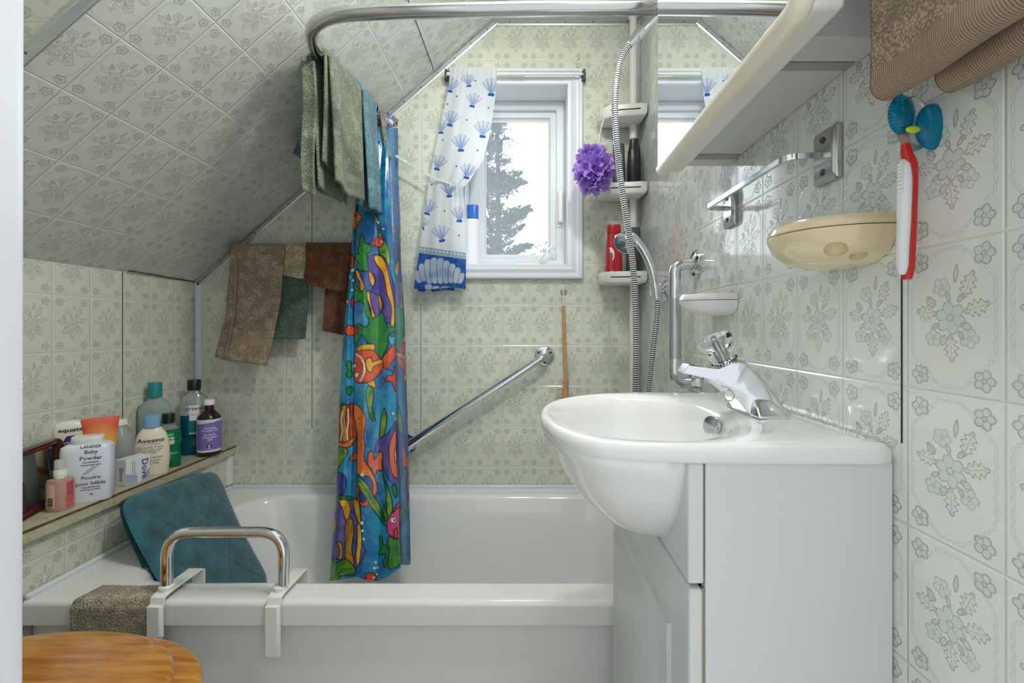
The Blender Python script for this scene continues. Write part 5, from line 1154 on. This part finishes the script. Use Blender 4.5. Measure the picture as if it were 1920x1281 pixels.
# ---------------------------------------------------------------- towel hanging at the near right
nt1 = terry('mocha_terry', (170, 146, 118), 330, .004); nb1 = weave('mocha_hem', (178, 156, 136), 125, 'Y', .001)
s3 = thing('towel', 'thick mocha bath towel hanging in folds at the top right corner', 'towel', (.37, .42, 1.21))
def near(dx, lobes, z0, y0, y1, back=.02):
    def fn(u, v):
        # u along the wall (far to near), v down
        y = y0+(y1-y0)*u; x = dx+.010*math.sin(u*4.5+1.2); zb = z0(u); z = 1.62-(1.62-zb)*min(1, v/.9)
        if v > .9:
            a = (v-.9)/.1*PI; r = .011; x = dx+.010*math.sin(u*4.5+1.2)+r-math.cos(a)*r; z = zb-math.sin(a)*r
        return Vector((x, y+.006*math.sin(v*6), z))
    return fn
m = MB(); m.grid(near(.344, 1, lambda u: 1.248-.018*u, .462, .27), 60, 110); 
for i in range(len(m.f)):
    v = (i//60)/110; u = (i % 60)/60
    if v > .865 or (u < .22 and v < .70 and ((v-.45)*1.0 < .30-u)): m.m[i] = 1
m.build('front_fold', [nt1, nb1], s3, solid=.010, sharp=80, off=0)
m = MB(); m.grid(near(.376, 1, lambda u: 1.236-.012*u, .425, .26), 60, 110)
for i in range(len(m.f)):
    if (i//60)/110 > .80: m.m[i] = 1
m.build('back_fold', [nt1, nb1], s3, solid=.009, sharp=80, off=0)
hk = thing('towel_hook', 'wall hook behind the mocha towel above the frame', 'hook', (.40, .40, 1.62)); m = MB(); m.tube([(XR-.0005, .40, 1.64), (.375, .40, 1.635), (.352, .40, 1.645)], .006, 12); m.build('peg', chrome, hk); m = MB(); m.lathe([(.02, 0), (.018, .004), (.008, .006)], (XR-.0005, .40, 1.64), n=24, M=Vector((-1,0,0)).to_track_quat('Z','Y').to_matrix()); m.build('plate', chrome, hk)
# ---------------------------------------------------------------- printed cloths: the print is worked out point by point on a dense mesh
def srgb(c): return np.array(lin(c))
def fnoise(p, s, seed=0):
    r = np.random.RandomState(seed); out = np.zeros(len(p))
    for k in range(6):
        f_ = s*(1.7**(k/1.5)); a = r.uniform(0, 2*PI); ph = r.uniform(0, 6, 2)
        out += np.sin((p[:, 0]*math.cos(a)+p[:, 1]*math.sin(a))*f_+ph[0]+1.5*np.sin((p[:, 1]*math.cos(a)-p[:, 0]*math.sin(a))*f_*.7+ph[1]))/(1+k*.4)
    return out/3
class Paint:
    def __init__(s, Pn, base): s.P = Pn; s.C = np.array(base, dtype=float)
    def curve(s, pts, k=5):
        pts = np.array(pts, float); n = len(pts); out = []
        for i in range(n):
            p0, p1, p2, p3 = pts[i-1], pts[i], pts[(i+1) % n], pts[(i+2) % n]
            for j in range(k):
                t = j/k; out.append(.5*((2*p1)+(p2-p0)*t+(2*p0-5*p1+4*p2-p3)*t*t+(3*p1-p0-3*p2+p3)*t**3))
        return np.array(out)
    def poly(s, pts, col, col2=None, edge=(12, 20, 34), w=1.0, smooth=True, vein=None):
        q = s.curve(pts) if smooth else np.array(pts, float)
        lo, hi = q.min(0)-3, q.max(0)+3
        idx = np.where((s.P[:, 0] > lo[0]) & (s.P[:, 0] < hi[0]) & (s.P[:, 1] > lo[1]) & (s.P[:, 1] < hi[1]))[0]
        if len(idx) == 0: return
        p = s.P[idx]; ins = np.zeros(len(p), bool); dm = np.full(len(p), 1e9)
        for a, b_ in zip(q, np.roll(q, -1, 0)):
            c1 = (a[1] > p[:, 1]) != (b_[1] > p[:, 1])
            with np.errstate(divide='ignore', invalid='ignore'): xx = (b_[0]-a[0])*(p[:, 1]-a[1])/(b_[1]-a[1]+1e-12)+a[0]
            ins ^= c1 & (p[:, 0] < xx)
            e_ = b_-a; tt = np.clip(((p-a)@e_)/(e_@e_+1e-12), 0, 1); dm = np.minimum(dm, np.hypot(*(p-a-tt[:, None]*e_).T))
        c1 = srgb(col); cc = np.tile(c1, (len(p), 1))
        if col2 is not None:
            n_ = np.clip(.5+fnoise(p, .09, 3)*.8, 0, 1)[:, None]; cc = cc*(1-n_)+srgb(col2)*n_
        s.C[idx[ins]] = cc[ins]
        if edge is not None:
            k = np.clip((w+.35-dm)/.6, 0, 1)[:, None]*.9; s.C[idx] = s.C[idx]*(1-k)+srgb(edge)*k
    def dot(s, x, y, r, col=(225, 240, 242), edge=(40, 90, 120)):
        d_ = np.hypot(s.P[:, 0]-x, s.P[:, 1]-y)
        if edge is not None: s.C[(d_ < r+.7)] = srgb(edge)
        s.C[d_ < r] = srgb(col)
    def line(s, pts, col, w=1.0):
        pts = np.array(pts, float)
        for a, b_ in zip(pts[:-1], pts[1:]):
            e_ = b_-a; tt = np.clip(((s.P-a)@e_)/(e_@e_+1e-12), 0, 1); d_ = np.hypot(*(s.P-a-tt[:, None]*e_).T); k = np.clip((w+.4-d_)/.8, 0, 1)[:, None]; s.C = s.C*(1-k)+srgb(col)*k
def A(*p): return [(580+x/3.559, 380+y/3.559) for x, y in p]
def Bz(*p): return [(580+x/3.373, 720+y/3.373) for x, y in p]
def sea_print(Pn):
    n_ = np.clip(.5+fnoise(Pn*np.array([1, .45]), .05, 1)*.75, 0, 1)[:, None]; n2 = np.clip(fnoise(Pn, .13, 8), 0, 1)[:, None]
    base = srgb((18, 84, 158))*(1-n_)+srgb((44, 158, 200))*n_; base = base*(1-.35*n2)+srgb((120, 205, 222))*.35*n2
    g = Paint(Pn, base); G, G2, O, O2, YE, PU, PU2 = (20, 120, 62), (52, 150, 50), (232, 104, 50), (224, 70, 44), (244, 190, 46), (58, 62, 150), (110, 84, 168)
    # upper stretch under the towels
    g.poly(A((285, -330), (340, -300), (420, -330), (500, -260), (560, -120), (520, 20), (430, 40), (340, -60)), (40, 150, 190), (20, 90, 160), edge=None)
    g.poly(A((298, 10), (318, 60), (352, 105), (325, 128), (300, 190), (280, 120)), (240, 160, 46), O); g.dot(*A((302, 86))[0], 2.2, (20, 20, 20), None)
    g.poly(A((415, 75), (455, 100), (478, 200), (505, 260), (540, 350), (528, 430), (470, 350), (462, 170), (430, 110)), G, (170, 190, 50))
    g.poly(A((345, 220), (368, 232), (375, 270), (400, 285), (412, 320), (385, 345), (390, 390), (410, 440), (400, 465), (365, 455), (330, 450), (318, 425), (332, 400), (306, 375), (312, 343), (335, 345), (322, 310), (337, 290), (332, 250)), G, G2)
    g.poly(A((440, 262), (412, 245), (420, 265), (408, 284), (440, 280)), O, O2); g.poly(A((438, 262), (450, 232), (480, 232), (494, 262), (478, 296), (450, 292)), O, O2); g.dot(*A((484, 260))[0], 1.5)
    g.poly(A((300, 450), (330, 465), (420, 470), (450, 500), (440, 610), (330, 600), (300, 560)), G, G2)
    g.poly(A((385, 375), (420, 350), (480, 352), (530, 420), (556, 520), (572, 640), (572, 815), (515, 800), (490, 740), (440, 700), (400, 600), (395, 480)), PU, PU2)
    g.poly(A((435, 358), (480, 360), (520, 440), (548, 560), (566, 700), (566, 815), (540, 818), (545, 700), (520, 600), (490, 480), (450, 410)), YE, (238, 150, 40))
    g.poly(A((310, 455), (370, 460), (430, 470), (442, 540), (400, 600), (360, 590), (320, 560)), PU, (50, 100, 170))
    g.poly(A((312, 452), (332, 460), (345, 500), (366, 560), (362, 586), (338, 585), (336, 530), (322, 505)), YE, (240, 160, 40)); g.poly(A((395, 462), (418, 470), (438, 517), (428, 560), (405, 520)), YE, O)
    g.poly(A((298, 612), (340, 600), (372, 572), (388, 620), (402, 700), (430, 765), (480, 728), (502, 760), (520, 830), (572, 825), (572, 860), (530, 880), (522, 950), (500, 1000), (470, 1050), (430, 1000), (400, 960), (350, 880), (300, 960)), G, G2)
    g.poly(A((300, 680), (345, 665), (368, 700), (378, 750), (402, 780), (385, 830), (345, 815), (315, 808), (298, 830)), (34, 110, 176), (70, 170, 205)); g.poly(A((525, 920), (530, 880), (555, 895), (575, 850), (575, 950), (550, 955)), (44, 140, 196), (90, 190, 215))
    g.poly(A((385, 598), (440, 608), (488, 650), (492, 720), (432, 765), (402, 700)), PU2, PU); g.poly(A((385, 596), (404, 600), (412, 650), (420, 700), (436, 762), (415, 762), (410, 700), (388, 640)), YE, (240, 160, 40)); g.poly(A((458, 622), (472, 630), (487, 690), (470, 725), (462, 680)), YE, O)
    # large orange fish
    g.poly(A((300, 1015), (335, 955), (430, 945), (428, 990), (360, 990)), YE, (236, 160, 50)); g.poly(A((380, 1190), (430, 1180), (445, 1232), (405, 1225)), YE, (236, 150, 50))
    g.poly(A((480, 1060), (520, 990), (578, 948), (572, 1040), (530, 1100), (575, 1130), (548, 1120), (500, 1105)), O2, O)
    g.poly(A((300, 1015), (345, 988), (420, 985), (470, 1030), (492, 1080), (470, 1140), (420, 1190), (360, 1202), (300, 1180)), O, O2)
    g.line(A((308, 1012), (345, 1030), (368, 1080), (366, 1130), (342, 1192)), (240, 240, 235), 1.5); g.poly(A((375, 1050), (408, 1035), (424, 1062), (480, 1045), (486, 1072), (430, 1098), (412, 1135), (380, 1110)), YE, (238, 168, 40)); g.dot(*A((319, 1150))[0], 4, (240, 240, 235), (20, 20, 20)); g.dot(*A((302, 1090))[0], 3, (240, 240, 235), (20, 20, 20))
    g.poly(A((578, 1080), (560, 1150), (520, 1160), (500, 1200), (525, 1190), (555, 1200), (578, 1260)), (214, 60, 60), O2)
    # left strip
    for x, y, r in ((262, 497, 4), (285, 450, 3.4), (286, 582, 2.2), (253, 662, 3), (292, 520, 2.2), (462, 132, 2.2), (496, 176, 1.8)): g.dot(*A((x, y))[0], r)
    g.poly(A((262, 365), (290, 350), (296, 420), (268, 440)), O, O2); g.poly(A((275, 660), (296, 630), (296, 700), (284, 695)), (190, 50, 110)); g.poly(A((235, 850), (262, 820), (300, 835), (296, 880), (258, 885)), O2, O); g.poly(A((300, 850), (320, 835), (316, 875)), O2)
    g.poly(A((245, 1080), (258, 1055), (280, 1070), (276, 1110), (284, 1150), (262, 1175), (246, 1150), (256, 1120)), G, G2); g.poly(A((245, 1240), (262, 1225), (296, 1240), (280, 1275), (255, 1285)), G, G2)
    # lower stretch
    g.poly(Bz((190, 150), (240, 132), (288, 138), (296, 330), (255, 398), (175, 390), (172, 330)), (196, 84, 34), (150, 60, 30)); g.poly(Bz((205, 148), (232, 140), (226, 220), (240, 300), (235, 365), (205, 362), (208, 250)), YE, (220, 140, 40)); g.line(Bz((208, 175), (200, 230), (206, 300), (195, 360)), (240, 240, 230), 1.2); g.line(Bz((244, 160), (250, 230), (240, 300), (246, 360)), (240, 240, 230), 1.2); g.poly(Bz((174, 366), (230, 372), (290, 335), (262, 392), (220, 404), (178, 398)), (240, 170, 50), O)
    g.poly(Bz((175, 410), (205, 400), (245, 420), (225, 470), (180, 540), (160, 600), (164, 500)), G, (150, 170, 40)); g.poly(Bz((160, 570), (200, 560), (232, 600), (222, 690), (180, 710), (155, 690)), (50, 60, 150), (80, 70, 150)); g.poly(Bz((150, 730), (200, 705), (300, 725), (260, 745), (170, 745)), G, G2)
    g.poly(Bz((365, 20), (405, 20), (410, 80), (400, 150), (415, 235), (385, 210), (372, 150), (357, 95)), G, (150, 180, 50)); g.poly(Bz((475, 155), (492, 200), (485, 280), (470, 332), (445, 335), (452, 240)), G, (150, 180, 60))
    g.poly(Bz((415, 400), (440, 352), (490, 320), (520, 275), (556, 255), (560, 610), (500, 602), (470, 540), (452, 430), (420, 435)), (74, 78, 160), PU2); g.poly(Bz((510, 360), (552, 300), (560, 580), (522, 560), (502, 450)), O, (230, 80, 70)); g.poly(Bz((540, 430), (556, 400), (556, 500), (544, 480)), YE, O)
    g.poly(Bz((375, 430), (398, 430), (412, 480), (440, 440), (462, 428), (462, 540), (432, 545), (416, 585), (392, 535), (368, 512)), O2, (236, 120, 80))
    g.poly(Bz((256, 470), (290, 430), (300, 470), (265, 486)), O2); g.poly(Bz((305, 650), (345, 670), (372, 720), (368, 770), (330, 772), (306, 735)), O, O2); g.poly(Bz((318, 670), (345, 690), (352, 740), (330, 748), (316, 720)), (34, 110, 180), (30, 60, 150))
    g.poly(Bz((286, 130), (318, 148), (352, 200), (358, 240), (346, 320), (354, 400), (348, 470), (380, 540), (420, 600), (432, 680), (407, 712), (400, 685), (405, 640), (378, 592), (330, 577), (300, 545), (300, 330), (284, 200)), (236, 112, 50), (240, 140, 60))
    for k in range(16): x, y = 345+k*3.6, 400+k*18 if k > 4 else 300+k*40; g.line(Bz((x-14, y), (x-4, y+4)), (150, 50, 30), .5)
    g.line(Bz((308, 215), (314, 222), (318, 214)), (30, 20, 20), .6)
    g.poly(Bz((305, 580), (345, 615), (400, 690), (440, 760), (480, 880), (470, 892), (410, 800), (340, 700), (306, 625)), G, (170, 190, 60)); g.line(Bz((310, 595), (370, 690), (430, 790), (474, 885)), (14, 60, 36), .5)
    g.poly(Bz((460, 480), (472, 600), (505, 660), (528, 780), (495, 862), (485, 700), (464, 582)), G, (150, 180, 60)); g.poly(Bz((525, 650), (548, 640), (556, 700), (540, 718)), G); g.poly(Bz((470, 760), (485, 800), (505, 850), (488, 870), (466, 810)), (90, 140, 50))
    g.poly(Bz((520, 830), (545, 770), (570, 735), (578, 800), (545, 830)), (200, 70, 60)); g.poly(Bz((495, 870), (522, 822), (576, 790), (580, 980), (520, 965), (495, 940)), (206, 60, 120), (226, 90, 140)); g.dot(*Bz((530, 862))[0], 4.6, (240, 240, 240), (20, 20, 20)); g.dot(*Bz((534, 862))[0], 1.8, (20, 20, 20), None); g.poly(Bz((530, 930), (552, 915), (560, 960), (540, 985)), O2)
    g.poly(Bz((500, 970), (540, 985), (578, 985), (578, 1130), (540, 1165), (500, 1168), (490, 1080)), G, (100, 160, 60)); g.poly(Bz((440, 970), (462, 965), (470, 1010), (500, 1030), (500, 1080), (478, 1160), (470, 1130), (482, 1075), (440, 1085), (452, 1030)), G, G2)
    g.poly(Bz((140, 1010), (150, 740), (230, 738), (312, 740), (326, 850), (332, 1000), (356, 1060), (300, 1160), (200, 1120), (148, 1100)), (70, 76, 156), (120, 112, 176))
    g.poly(Bz((190, 738), (240, 738), (258, 800), (240, 870), (222, 850), (208, 790)), YE, (200, 130, 40)); g.poly(Bz((280, 740), (314, 742), (322, 850), (330, 1000), (312, 900), (296, 830)), YE, (210, 130, 40)); g.poly(Bz((232, 870), (275, 860), (285, 930), (270, 1040), (282, 1150), (240, 1130), (225, 1010)), YE, (200, 120, 40)); g.poly(Bz((176, 1000), (205, 1020), (206, 1100), (180, 1110), (190, 1060)), YE, (220, 150, 50)); g.poly(Bz((148, 850), (172, 850), (168, 930), (150, 940)), (230, 130, 50)); g.poly(Bz((300, 900), (318, 890), (330, 1000), (310, 1150), (290, 1100), (300, 1000)), YE, (220, 140, 40))
    g.poly(Bz((132, 1245), (134, 1130), (145, 1080), (165, 1130), (230, 1108), (275, 1150), (285, 1200), (200, 1215), (180, 1245)), G, (110, 170, 50)); g.line(Bz((140, 1240), (180, 1150), (240, 1130)), (12, 50, 30), .6); g.line(Bz((150, 1230), (210, 1170), (270, 1170)), (12, 50, 30), .6)
    for x, y, r in ((335, 575, 3.2), (330, 880, 3), (335, 930, 2.6), (345, 982, 2.6), (420, 1130, 2.6), (410, 1165, 3), (433, 1162, 2), (527, 187, 2), (430, 1203, 1.8), (545, 225, 1.6), (207, 1205, 2)): g.dot(*Bz((x, y))[0], r)
    g.poly(Bz((358, 1225), (362, 1200), (400, 1198), (428, 1225), (400, 1252), (352, 1250)), O2, (214, 70, 40)); g.dot(*Bz((406, 1224))[0], 2.4, (240, 240, 240), (20, 20, 20))
    g.line(Bz((300, 700), (300, 640)), (30, 80, 140), .4)
    return g.C
sc = thing('shower_curtain', 'bright blue shower curtain printed with tropical fish, bunched at the rod end', 'shower curtain', (-.45, 1.4, .23))
# rows run down the cloth; each row is a folded path given as (pixel x, depth, print x)
rowy = np.array([238, 330, 400, 500, 600, 740, 850, 950, 1088.])
rowsD = np.array([1.55, 1.52, 1.50, 1.47, 1.45, 1.42, 1.40, 1.375, 1.345])       # depth of the front face
Lx = np.array([700, 672, 662, 655, 645, 637, 632, 627, 618.]); Fx = np.array([706, 682, 668, 664, 663, 664, 662, 656, 640.]); Rx_ = np.array([728, 732, 735, 740, 742, 743, 744, 748, 752.])
NV, NU = 560, 330
def path_row(py):
    D = np.interp(py, rowy, rowsD); L_ = np.interp(py, rowy, Lx); Fo = np.interp(py, rowy, Fx); R_ = np.interp(py, rowy, Rx_)
    w_ = R_-Fo
    return [(Fo-4, D+.17, L_-30), (L_+3, D+.115, L_-8), (L_, D+.055, L_), (L_+(Fo-L_)*.5, D+.028, L_+(Fo-L_)*.5), (Fo-1, D+.045, Fo-1), (Fo+1, D+.03, Fo+1), (Fo+w_*.22, D+.004, Fo+w_*.22), (Fo+w_*.42, D+.010, Fo+w_*.42), (Fo+w_*.6, D+.016, Fo+w_*.6), (Fo+w_*.8, D+.003, Fo+w_*.8), (R_-1, D+.008, R_-1), (R_, D+.03, R_+6), (R_-8, D+.12, R_+30)]
seg_t = np.cumsum([0, .08, .06, .06, .05, .03, .12, .12, .12, .12, .12, .05, .07]); seg_t = seg_t/seg_t[-1]
us = np.linspace(0, 1, NU+1); PX = np.zeros((NV+1, NU+1)); DY = np.zeros_like(PX); QX = np.zeros_like(PX); PY = np.zeros_like(PX)
def sm(u, t, v):                      # smooth interpolation through the fold points
    v = np.array(v, float); out = np.interp(u, t, v); k = np.ones(9)/9; pad = np.concatenate([np.full(4, out[0]), out, np.full(4, out[-1])]); return np.convolve(pad, k, 'valid')
for j in range(NV+1):
    py = 238+(1090-238)*j/NV; pr = path_row(py); a, b_, c_ = zip(*pr)
    hem = 1-.0*j
    PX[j] = sm(us, seg_t, a); DY[j] = sm(us, seg_t, b_); QX[j] = np.interp(us, seg_t, c_); PY[j] = py
# the hem hangs in scallops where the cloth folds
hemx = np.interp(PX[-1], [618, 640, 668, 690, 712, 735, 752], [0, -3, -8, -1, 0, -14, -26])
PYg = PY+(hemx[None, :])*((PY-238)/852)**6
col = sea_print(np.stack([QX.ravel(), PYg.ravel()], 1))
X_ = (PX-VX)/F*DY+.0016*np.sin(PYg*.03+QX*.2); Z_ = 1+(VY-PYg)/F*DY
V = np.stack([X_.ravel(), DY.ravel(), Z_.ravel()], 1)
vm = attr_mat('printed_vinyl', .2, .004, coat=.5, sub=.18)
m = MB(); m.v = [Vector(p) for p in V.tolist()]; n1 = NU+1
m.f = [(j*n1+i, j*n1+i+1, (j+1)*n1+i+1, (j+1)*n1+i) for j in range(NV) for i in range(NU)]; m.m = [0]*len(m.f); m.uv = [None]*len(m.f)
m.build('printed_panel', vm, sc, sharp=180, cols=col, recalc=False)
# the far folds showing the pale reverse of the print
NV2, NU2 = 300, 110
Rp = np.array([744, 745, 748, 750, 757, 761, 764, 766, 768.]); yb2 = np.array([222, 330, 400, 500, 600, 740, 850, 950, 1046.])
PX = np.zeros((NV2+1, NU2+1)); DY = np.zeros_like(PX); QX = np.zeros_like(PX); PY = np.zeros_like(PX)
for j in range(NV2+1):
    py = 240+(1060-240)*j/NV2; D = np.interp(py, rowy, rowsD)+.06; R_ = np.interp(py, yb2, Rp); Li = R_-46
    w_ = R_-Li; u = np.linspace(0, 1, NU2+1); PX[j] = Li+w_*(u+.10*np.sin(u*9)); DY[j] = D+.014*np.sin(u*15+.4)+.03*u; QX[j] = R_+30-w_*1.2*u*1.5; PY[j] = py-10*np.abs(u-.8)*((py-222)/838)**6
c0 = sea_print(np.stack([QX.ravel()-16, PY.ravel()*.96+40], 1)); c0 = c0*.55+srgb((150, 168, 196))*.45
X_ = (PX-VX)/F*DY; Z_ = 1+(VY-PY)/F*DY; V = np.stack([X_.ravel(), DY.ravel(), Z_.ravel()], 1); n1 = NU2+1
m = MB(); m.v = [Vector(p) for p in V.tolist()]; m.f = [(j*n1+i, j*n1+i+1, (j+1)*n1+i+1, (j+1)*n1+i) for j in range(NV2) for i in range(NU2)]; m.m = [0]*len(m.f); m.uv = [None]*len(m.f)
lab(m.build('reverse_fold', attr_mat('reverse_vinyl', .25, .003, sub=.3), sc, sharp=180, cols=c0, recalc=False), 'pale reverse side of the fish print')
for k, y in enumerate(np.linspace(1.515, 1.655, 8)):
    m = MB(); c_ = rodpt(y); m.tube([c_+Vector((.0285*math.sin(a), 0, -.010+.0285*math.cos(a))) for a in np.linspace(0, 2*PI, 20)], .0016, 6); m.build('ring', mat('ring_blue', (90, 130, 190), .3), sc)
m = MB(); m.grid(lambda u, v: Vector((-.575+.06*v+.006*math.sin(u*30), 1.50+.16*u, interp(v, [0, 1], [1.728, 1.64]))), 60, 10); m.build('header', mat('curtain_header', (80, 140, 196), .4), sc, solid=.001)

# ---------------------------------------------------------------- window curtain with shells
def Zc(*p): return [(760+x/2.786, 100+y/2.786) for x, y in p]
def shell_print(Pn):
    base = np.tile(srgb((246, 248, 249)), (len(Pn), 1)); g = Paint(Pn, base)
    B1, B2 = srgb((36, 98, 196)), srgb((150, 192, 234))
    def shell(cx_, cy_, R, ang):
        cx_, cy_ = 760+cx_/2.786, 100+cy_/2.786; R /= 2.4; a = math.radians(ang); dx, dy = Pn[:, 0]-cx_, Pn[:, 1]-cy_
        u = dx*math.cos(a)+dy*math.sin(a); v = -(-dx*math.sin(a)+dy*math.cos(a)); v = v+R*.75    # v up from the base
        r = np.hypot(u, v); th = np.arctan2(u, v); rim = R*1.75*(1+.04*np.cos(th*18)-.22*(th/.9)**2); ins = (r < rim) & (np.abs(th) < .72)
        ribs = np.abs(np.sin(th*9))**.6; k = np.clip(1.25-r/(R*1.5), 0, 1)*np.clip(1-ribs*.55, 0, 1)+((ribs < .5)*.34)+np.clip((r-rim+R*.10)/(R*.08), 0, 1)*.4; k = np.clip(k, 0, 1)[:, None]
        cc = g.C*(1-k)+(B1*(1-.35*(r/rim)[:, None])+B2*.35*(r/rim)[:, None])*k; g.C[ins] = cc[ins]
        ft = (np.abs(u) < R*.34) & (np.abs(v) < R*.15); g.C[ft] = B1
    for s_ in ((240, 170, 34, 12), (328, 145, 30, -8), (450, 180, 42, 3), (355, 248, 34, 12), (240, 345, 36, 14), (186, 385, 34, 0), (405, 400, 40, 3), (288, 472, 40, -3), (172, 575, 36, 14), (326, 620, 36, 12), (228, 715, 36, -4), (122, 808, 36, 16), (282, 845, 36, 0), (186, 945, 40, -10), (60, 640, 30, 10), (95, 890, 26, 20)): shell(*s_)
    for x, y in ((220, 265), (322, 348), (435, 285), (268, 225), (365, 143), (195, 453), (377, 507), (267, 590), (205, 825), (280, 952), (136, 686), (95, 920)): g.dot(*Zc((x, y))[0], 1.6, (50, 100, 190), None)
    yl = lambda x: 462+ (x-785)*.14
    d_ = Pn[:, 1]-yl(Pn[:, 0]); band = (d_ > 0) & (d_ < 9); g.C[band] = srgb((150, 186, 216)); dots = band & (np.hypot(((Pn[:, 0]-2) % 7)-3.5, d_-4.5) < 2.6); g.C[dots] = srgb((215, 230, 240)); g.C[(d_ > 9) & (d_ < 12)] = srgb((200, 205, 190))
    low = d_ >= 12; n_ = np.clip(.5+fnoise(Pn, .2, 4)*.5, 0, 1)[:, None]; bb = srgb((28, 78, 172))*(1-n_)+srgb((70, 120, 200))*n_; g.C[low] = bb[low]
    for k, (x, y, h, w_) in enumerate(((60, 1150, 45, 26), (85, 1120, 65, 26), (118, 1105, 90, 30), (150, 1098, 95, 32), (184, 1100, 95, 32), (215, 1110, 85, 30), (245, 1122, 72, 28), (272, 1138, 58, 26), (296, 1160, 40, 22), (120, 1215, 30, 30), (160, 1225, 30, 30), (210, 1225, 26, 40))):
        w_ *= 1.18; g.poly(Zc((x-w_*.42+(190-x)*.10, y+h), (x-w_*.55, y), (x-w_*.3, y-h*.30), (x+w_*.3, y-h*.30), (x+w_*.55, y), (x+w_*.42+(190-x)*.10, y+h)), (226, 234, 242), (190, 210, 232), edge=(60, 110, 190), w=.5)
    for k in range(10): x = 130+k*13; g.line(Zc((x, 1120+abs(k-5)*6), (x-2+k*.5, 1170)), (50, 100, 190), .5)
    return g.C
wc = thing('window_curtain', 'white cafe curtain printed with blue seashells, tied back at left of window', 'curtain', (-.33, 1.62, 1.15))
NV3, NU3 = 420, 170
yk = np.array([128, 180, 250, 300, 340, 352, 380, 430, 480, 540.]); lk = np.array([846, 838, 822, 812, 805, 803, 799, 791, 785, 776.]); rk = np.array([932, 929, 919, 906, 880, 866, 868, 872, 874, 873.])
PX = np.zeros((NV3+1, NU3+1)); DY = np.zeros_like(PX); PY = np.zeros_like(PX); u = np.linspace(0, 1, NU3+1)
for j in range(NV3+1):
    py = 126+(541-126)*j/NV3; l_, r_ = np.interp(py, yk, lk), np.interp(py, yk, rk); q = (py-126)/415
    gath = max(0, 1-q*6); pin = math.exp(-((py-350)/40)**2)
    PX[j] = l_+(r_-l_)*u; DY[j] = 1.622+.004*gath*np.sin(u*60)+.007*(1-gath)*np.sin(u*9+1+q*1.5)+.005*np.sin(u*17-q*2)*(1-gath)+.012*pin*np.sin(u*24)*u; PY[j] = py-5*u*(q**6)*0+2*np.sin(u*7)*q**8
X_ = (PX-VX)/F*DY; Z_ = 1+(VY-PY)/F*DY; colw = shell_print(np.stack([PX.ravel(), PY.ravel()], 1)); V = np.stack([X_.ravel(), DY.ravel(), Z_.ravel()], 1); n1 = NU3+1
m = MB(); m.v = [Vector(p) for p in V.tolist()]; m.f = [(j*n1+i, j*n1+i+1, (j+1)*n1+i+1, (j+1)*n1+i) for j in range(NV3) for i in range(NU3)]; m.m = [0]*len(m.f); m.uv = [None]*len(m.f)
shm = attr_mat('printed_cotton', .8, .003, sub=.6); m.build('cloth', shm, wc, sharp=180, cols=colw, recalc=False)
# lower hem folded back up behind
pts0 = []; cc = []; m = MB(); nu_, nv_ = 80, 24
m.grid(lambda a, b_: P(784+68*a, 520+b_*26+1.5*math.sin(a*6), 1.636+.003*math.sin(a*9)), nu_, nv_); pp_ = np.array([(784+68*(i % (nu_+1))/nu_, 512+(i//(nu_+1))/nv_*24) for i in range(len(m.v))]); m.build('hem_fold', shm, wc, sharp=180, cols=shell_print(pp_), recalc=False)
# tie-back ribbon running to the shower rod end plate
rb = MB(); tp = smooth_path([P(742, 292, 1.60), P(770, 308, 1.61), P(812, 332, 1.608), P(850, 346, 1.602), P(866, 352, 1.600)], 10)
rings = [[p+Vector((0, .0, .0045)), p+Vector((0, -.0012, .0045)), p+Vector((0, -.0012, -.0045)), p+Vector((0, 0, -.0045))] for p in tp]; rb.loft(rings); rb.build('tie_ribbon', mat('tie_ribbon', (198, 210, 204), .6, mottle=.25, mscale=120), wc)
# specks of mildew beside the window casing: tiny dark stains on the panel
m = MB()
for i in range(26):
    px, py = random.choice(((845, 130), (845, 140), (847, 128), (1088, 122), (1085, 130))); c_ = P(px-4+random.gauss(0, 2.5), py-4+random.gauss(0, 5), YB-.0004); r = random.uniform(.0008, .0022)
    m.add([c_+Vector((r*math.cos(a), 0, r*math.sin(a))) for a in np.linspace(0, 2*PI, 9)[:-1]], [tuple(range(8))])
tag(m.build('mildew_specks', dark), 'dark mildew specks on the panel round the top corners of the window casing', 'stain')['kind'] = 'stuff'
